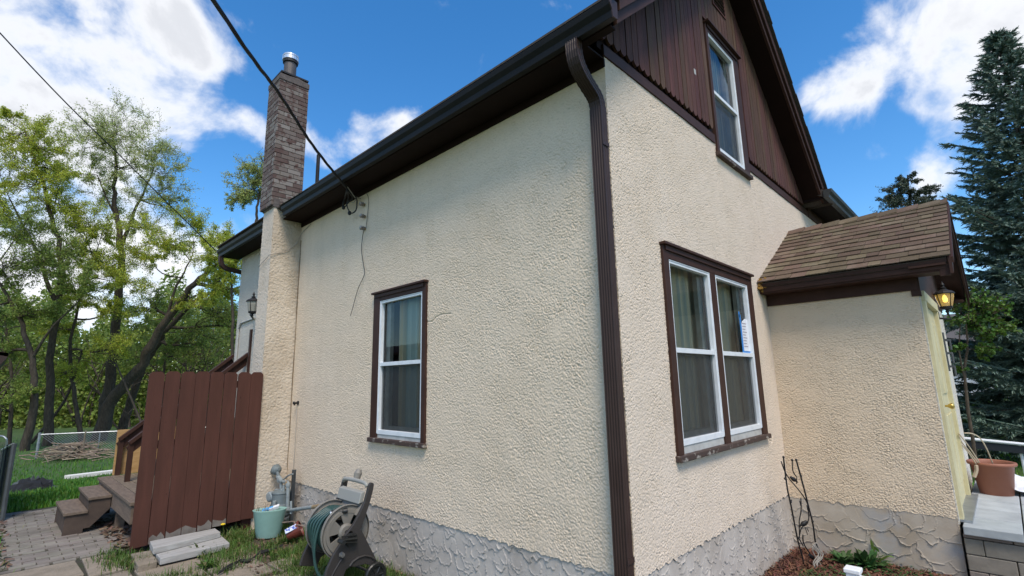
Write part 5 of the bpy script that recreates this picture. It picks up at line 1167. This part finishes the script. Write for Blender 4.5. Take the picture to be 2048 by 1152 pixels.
# bare slanting trunk and slim stems at the left
for (a, b, c, rr, lb) in (((60,880),(130,800),(165,700),.09,'slim bare dark trunk at the left, slanting right'), ((20,880),(24,760),(10,640),.11,'upright bare dark trunk at the far left edge'), ((300,880),(255,780),(215,690),.07,'thin bare trunk slanting left between the big trees')):
    V, Q = [], []; pts = np.array(sm([gd_(*a,27), pd(*b,27), pd(*c,27)], 6)); tube_np(V, Q, pts, np.linspace(rr, rr*.4, len(pts)), 7); r = np.random.default_rng(int(a[0]))
    for i in range(10): q = pts[r.integers(3,len(pts))]; tube_np(V, Q, curve(q, q+r.normal(size=3)*np.array([1.2,.8,.9])+[0,0,.7], r, .1, 5), np.linspace(rr*.3,.01,5), 4)
    e = empty('bare_tree', tuple(pts[0]), lb, 'tree', 'bare trees in the left woods'); npmesh('trunk', np.concatenate(V), np.concatenate(Q), m_bark, e, True)
# far woods behind: one mass nobody could count
r = np.random.default_rng(77); n = 150000
dpt = r.uniform(40, 62, n); px = r.uniform(-160, 560, n); hmax = 9.3+1.8*np.sin(px*.021)+1.5*np.sin(px*.057+1); hz = -1.2+r.uniform(0,1,n)**1.15*(hmax+1.0)
P = CP+(F[None]+R[None]*((px-1024)/FL)[:, None])*dpt[:, None]; P[:,2] = hz
V2, Q2 = leafcards(P, .30, r, asp=.6); tag(npmesh('far_woods', V2, Q2, m_leafC, None, False, 'stuff'), 'distant green undergrowth and woods behind the back fence', 'woods')
V, Q = [], []
for i in range(60):
    d_ = r.uniform(34,56); x_ = r.uniform(-120,520); p = CP+(F+R*(x_-1024)/FL)*d_; p[2] = -1.2; tube_np(V, Q, curve(p, p+np.array([r.normal()*1.3, r.normal()*1.3, r.uniform(4,8)]), r, .04, 6), np.linspace(r.uniform(.05,.16),.02,6), 5)
    q = V[-1][15]; 
    for k in range(3): tube_np(V, Q, curve(q, q+np.array([r.normal()*1.5, r.normal()*1.5, r.uniform(1,3)]), r, .08, 5), np.linspace(.05,.01,5), 4)
tag(npmesh('far_trunks', np.concatenate(V), np.concatenate(Q), m_bark, None, True, 'stuff'), 'tangle of distant thin trunks in the woods', 'woods')
# right side woods behind the spruce
n = 26000; px = r.uniform(1850, 2300, n); dpt = r.uniform(44, 60, n); P = CP+(F[None]+R[None]*((px-1024)/FL)[:, None])*dpt[:, None]; P[:,2] = r.uniform(0,1,n)**.9*(6+np.sin(px*.03)*1.5)
V2, Q2 = leafcards(P, .34, r, asp=.6); tag(npmesh('far_woods', V2, Q2, m_leafC, None, False, 'stuff'), 'distant green trees beyond the houses at the right', 'woods')

# conifers
def spruce(name, base, H, rb, label, seed, m, whorls=44, nb=9, dens=1.0, tuft=.10, start=.04, top_sparse=1.0, group='conifers', irregular=.0, crown_from=0):
    r = np.random.default_rng(seed); V, Q = [], []; N0, N1, W = [], [], []
    base = np.array(base, float); tube_np(V, Q, [base, base+[0,0,H*.5], base+[0,0,H]], [H*.018, H*.010, .012], 8)
    for w in range(whorls):
        f = start+(1-start)*(w/whorls)**.92; z = H*f; L_ = rb*(1-f)**1.02+.08; n_ = max(4, int(nb*(.55+.45*(1-f)))); a0 = r.uniform(0,6.28)
        for b in range(n_):
            a = a0+b*2*math.pi/n_+r.normal(0,.18); L2 = L_*r.uniform(.72,1.12)*(1+irregular*r.normal()); dr = np.array([math.cos(a), math.sin(a), 0])
            rise = .75*(f**2)-.12*(1-f); t = np.linspace(0,1,7)[:, None]; p = base+[0,0,z]+dr*L2*t+np.array([0,0,1])*(rise*L2*t-.22*L2*np.sin(t*2.2)*(1-f)+.16*L2*t**2.5)
            tube_np(V, Q, p, np.linspace(.022*(1-f)+.008,.005,7), 4)
            side = np.cross(dr, [0,0,1]); nt_ = int((5+L2*7)*dens)
            N0.append(p[3]); N1.append(p[6]+dr*.10); N0.append(p[5]); N1.append(p[6]+dr*.14)
            for k in range(nt_):
                s = r.uniform(.22,1); i_ = min(int(s*6),5); q = p[i_]+(p[i_+1]-p[i_])*(s*6-i_); sg_ = 1 if k % 2 else -1
                l = (.12+.42*L2*(1.05-s)*.55)*r.uniform(.6,1.15); d_ = side*sg_*r.uniform(.5,1)+dr*r.uniform(.5,.9)+np.array([0,0,r.uniform(-.35,.15)]); d_ /= np.linalg.norm(d_)
                N0.append(q); N1.append(q+d_*l)
                if l > .28:
                    for _ in range(3): m_ = q+d_*l*r.uniform(.3,.8); d2 = d_+side*r.normal()*.8+[0,0,r.normal()*.25]; N0.append(m_); N1.append(m_+d2/np.linalg.norm(d2)*l*.45)
    A, B = np.array(N0), np.array(N1); n = len(A)
    # every twig: short needles as thin blades set all round it
    k = 7; T_ = np.tile(np.linspace(.08,1,k), n)[:, None]; A2, B2 = np.repeat(A,k,0), np.repeat(B,k,0); ax = (B2-A2); L_ = np.linalg.norm(ax,axis=1)[:,None]; ax = ax/L_
    c = A2+(B2-A2)*T_; rn = r.normal(size=c.shape); rn -= ax*np.sum(rn*ax,1)[:,None]; rn /= np.linalg.norm(rn,axis=1)[:,None]
    tip1 = c+ax*tuft*.55+rn*tuft*.42; tip2 = c+ax*tuft*.55-rn*tuft*.42; q = np.cross(ax, rn)*tuft*.10
    Vn = np.concatenate([np.stack([c-q, c+q, tip1+q*.4, tip1-q*.4],1).reshape(-1,3), np.stack([c-q, c+q, tip2+q*.4, tip2-q*.4],1).reshape(-1,3)])
    # plus the bristly core of each twig
    rn = r.normal(size=A.shape); ax1 = (B-A)/np.linalg.norm(B-A,axis=1)[:,None]; rn -= ax1*np.sum(rn*ax1,1)[:,None]; rn /= np.linalg.norm(rn,axis=1)[:,None]; s1 = rn*tuft*.17; s2 = np.cross(ax1,rn)*tuft*.17
    Vc = np.concatenate([np.stack([A-s1,A+s1,B+s1*.5,B-s1*.5],1).reshape(-1,3), np.stack([A-s2,A+s2,B+s2*.5,B-s2*.5],1).reshape(-1,3)]); VV = np.concatenate([Vn,Vc])
    e = empty(name, tuple(base), label, 'tree', group); npmesh('trunk', np.concatenate(V), np.concatenate(Q), m_bark, e, True)
    npmesh('crown', VV, np.arange(len(VV)).reshape(-1,4), m, e); return e
tb_ = at(1992, 66, 11.5); hS = float(tb_[2]); spruce('blue_spruce', (tb_[0],tb_[1],0), hS, 3.2, 'large blue spruce towering behind the porch at the right edge', 51, m_spruce, whorls=44, nb=11, dens=1.6, tuft=.115, start=.10, irregular=.10)
t2 = at(1815,350,30); hP = float(t2[2]); 
tree('pine_tree', [([(t2[0],t2[1],0), (t2[0],t2[1],hP*.5), tuple(at(1822,420,30)), tuple(at(1815,350,30))], .22, .05)],
     [bl(1815,362,22,30,10,.6), bl(1790,385,26,30,10,.5), bl(1845,385,24,30,10,.5), bl(1775,405,22,30,8,.5), bl(1820,405,40,30,12,.5), bl(1860,400,18,30,6,.5), bl(1800,440,50,30,12,.6)], m_pine, 'dark open-crowned pine far behind the porch roof', 52, per=12, leaf=.17, group='conifers', asp=.22, spread=.2)
# leafy sapling by the porch and the low evergreen bush
D3 = 8.3; s0 = at(1938,860,D3); s0[2] = 0
tree('young_maple', [([s0, at(1930,760,D3), at(1936,690,D3), at(1930,640,D3)], .035, .012), ([at(1932,770,D3), at(1918,700,D3), at(1922,640,D3)], .018, .008)],
     [bl(1925,600,28,D3,8,.7), bl(1945,630,48,D3,18,.7), bl(1990,665,40,D3,9,.6), bl(1960,700,30,D3,6,.5), bl(1915,700,20,D3,4,.6), bl(1960,610,30,D3,6,.6), bl(1925,740,14,D3,3,.5)], m_bush, 'young leafy sapling between the lantern and the spruce', 53, per=9, leaf=.065, twigs=6, group=None, bark=m_barklight, asp=.6)
def bush(name, x, y, d, rpx, n, leaf, m, label, seed, sy=.8):
    r = np.random.default_rng(seed); c = at(x, y, d); w = rpx/FL*d; u = r.normal(size=(n,3)); u /= np.linalg.norm(u,axis=1)[:,None]; 
    P = c+u*np.array([w,w,w*sy])*(r.uniform(.2,1,n)**.4*(1+.22*np.sin(u[:,0]*7+u[:,2]*5)*np.cos(u[:,1]*6)))[:,None]; P = P[P[:,2] > terr(P[:,0],P[:,1])-.1]
    e = empty(name, (c[0],c[1],float(terr(c[0],c[1]))), label, 'shrub'); V2, Q2 = leafcards(P, leaf, r, asp=.4); npmesh('foliage', V2, Q2, m, e)
    V, Q = [], []; b = np.array((c[0],c[1],float(terr(c[0],c[1]))))
    for i in range(16): uu = r.normal(size=3); uu[2] = abs(uu[2])+.4; uu /= np.linalg.norm(uu); tube_np(V, Q, curve(b, c+uu*w*.8, r, .08, 5), np.linspace(.03,.006,5), 4)
    npmesh('stems', np.concatenate(V), np.concatenate(Q), m_bark, e, True)
bush('evergreen_bush', 1965, 835, 13, 42, 6000, .10, m_bush, 'low rounded evergreen bush on the right lawn behind the white rail', 61)
bush('evergreen_bush', 2060, 800, 20, 60, 4000, .14, m_bush, 'loose shrub at the right edge under the spruce', 62)

# ------------------------------------------------------------------ LEFT BACK YARD
cf = empty('chain_link_fence', tuple(hit(70,925)), 'galvanised chain-link fence across the back of the lawn', 'fence')
fa, fb_ = hit(72,918), hit(300,905); fa[2] = float(terr(fa[0],fa[1])); fb_[2] = float(terr(fb_[0],fb_[1])); dpf = float((fa-CP)@F)
H1 = float(onx(80,868,fa[0])[2]); topa = at(82,870,dpf); topb = at(262,857,float((fb_-CP)@F)); hf = max(.9, topa[2]-fa[2]); dvv = (fb_-fa); Lf = np.linalg.norm(dvv); dvv /= Lf
for p, rr, hh in ((fa,.07,hf+.08),(fa+dvv*Lf*.52,.03,hf),(fb_,.03,hf),(fb_+dvv*5,.03,hf)): MB().tube([p, p+(0,0,hh)], rr*.7, 8).build('post', m_metal, cf)
MB().tube([fa+(0,0,hf), fb_+dvv*6+(0,0,hf)], .028, 6).build('top_rail', m_metal, cf)
V, Q = [], []; pitch_ = .11; nn = int((Lf+5)/pitch_)
for i in range(nn):
    x_ = i*pitch_; zz = np.linspace(0, hf, 9)
    for s_ in (0, 1):
        p = [fa+dvv*(x_+(zz_/hf*1.2 if s_ == 0 else 1.2-zz_/hf*1.2))+np.array([0,0,zz_]) for zz_ in (0, hf)]
        tube_np(V, Q, p, [.006,.006], 3)
npmesh('wire_mesh', np.concatenate(V), np.concatenate(Q), m_chain, cf)
g0, g1 = hit(5,925), hit(52,922); hg = hf*.85
gt = empty('yard_gate', tuple(g0), 'small chain-link gate at the left end of the back fence', 'gate')
dpg = float((fa-CP)@F); ga_, gb__ = at(-30,870,dpg*.97), at(12,882,dpg*.97); 
MB().tube(sm([at(-40,873,dpg), at(0,872,dpg), at(11,876,dpg), at(13,885,dpg), at(10,925,dpg)]), .035, 6).build('gate_frame', m_metal, gt)
# brush pile
bpz = hit(148,917); bp_e = MB(); r = random.Random(8)
for i in range(230):
    c_ = bpz+np.array((0,0,0))+R*r.gauss(0,.62)+np.array((F[0],F[1],0))*r.gauss(0,.5); hh = max(0, .62-.35*abs((c_-bpz)@R))*r.random(); c_[2] = bpz[2]+.05+hh
    a = r.uniform(-.5,.5); d_ = R*math.cos(a)+np.array((F[0],F[1],0))*r.uniform(-.8,.8)+np.array((0,0,r.uniform(-.25,.35))); d_ /= np.linalg.norm(d_); l = r.uniform(.3,1.0)
    bp_e.tube([c_-d_*l/2, c_+(0,0,r.uniform(-.03,.05)), c_+d_*l/2], [.022,.018,.008], 4)
bp_e.tube(sm([at(165,910,float((bpz-CP)@F)), at(168,885,float((bpz-CP)@F)), at(172,862,float((bpz-CP)@F))]), .03, 5)
tag(bp_e.build('brush_pile', m_twig), 'heap of dry cut branches on the back lawn in front of the fence', 'brush pile')
w0, w1 = hit(138,960), hit(282,942); dw = (w1-w0); 
nrm_ = np.array((-dw[1],dw[0],0)); nrm_ /= np.linalg.norm(nrm_)
tag(MB().prism([w0+(0,0,.02), w1+dw*.3+(0,0,.02), w1+dw*.3+nrm_*.30+(0,0,.02), w0+nrm_*.30+(0,0,.02)], (0,0,.10)).build('lawn_board', m_whiteplank), 'long cream board lying on the back lawn', 'board')
hp = hit(62,982); r = random.Random(5); nx = 16; vs = []
for j in range(nx):
    for i in range(nx):
        u_, v_ = (i/(nx-1)-.5)*2, (j/(nx-1)-.5)*2; rr_ = max(0,1-u_*u_-v_*v_*.9)
        vs.append(tuple(hp+R*u_*.5*(1+.2*r.uniform(-1,1))+np.array((F[0],F[1],0))*v_*.4+np.array((0,0,.30*rr_**.7*(.6+.7*r.random())-.02))))
tag(MB().add(vs, [(j*nx+i, j*nx+i+1, (j+1)*nx+i+1, (j+1)*nx+i) for j in range(nx-1) for i in range(nx-1)]).build('cloth_heap', m_cloth), 'dark crumpled tarp dropped on the lawn near the patio', 'tarp')
# slatted green fence at the left edge, running away from the camera
lf = empty('slatted_fence', (-2.53,8.2,0), 'dark green slatted fence along the left edge of the patio', 'fence')
mb = MB(); y = 8.2
px0 = -2.53
while y < 13.5:
    zb = float(terr(-2.8,y)); mb.box((px0-.01,y,zb),(px0+.01,y+.055,zb+.95)); y += .075
mb.build('slat', m_hedge, lf)
MB().tube([(px0,8.2,.97),(px0,8.5,.97),(px0,13.5,.97+float(terr(-2.8,13.5)))], .022, 6).build('top_rail', m_metal, lf)
for yy in (8.2,10.0,11.8,13.5): MB().tube([(px0,yy,-.5),(px0,yy,1.0+float(terr(-2.8,yy)))], .028, 8).build('post', m_gaspost, lf)
# neighbouring shed: only the corner of its eave reaches the frame
q = at(17,706,7.0); shd = empty('garden_shed', (q[0]-1.5,q[1],0), 'dark brown shed whose eave corner shows at the left edge', 'shed')
e1 = np.array((-1.,0,0)); e2 = np.array((0,1.,0))
def shp(a, b, z): return q+e1*a+e2*b+np.array((0,0,z))
MB().add([shp(0,0,0),shp(2.4,0,.55),shp(2.4,3,.55),shp(0,3,0),shp(.0,0,-.05),shp(2.4,0,.47),shp(2.4,3,.47),shp(0,3,-.05)], [(0,1,2,3),(7,6,5,4),(0,4,5,1),(1,5,6,2),(2,6,7,3),(3,7,4,0)]).build('roof', m_brown, shd)
MB().prism([shp(.0,0,-.0),shp(.0,0,-.05),shp(.06,0,-.16),shp(.12,0,-.22),shp(.4,0,-.12),shp(.4,0,.06)], (0,3,0)).build('gutter', m_spout, shd)
zg = q[2]; MB().prism([shp(.45,.2,-zg),shp(2.3,.2,-zg),shp(2.3,.2,.4),shp(.45,.2,-.05)], (0,2.6,0)).build('wall', m_brown, shd)
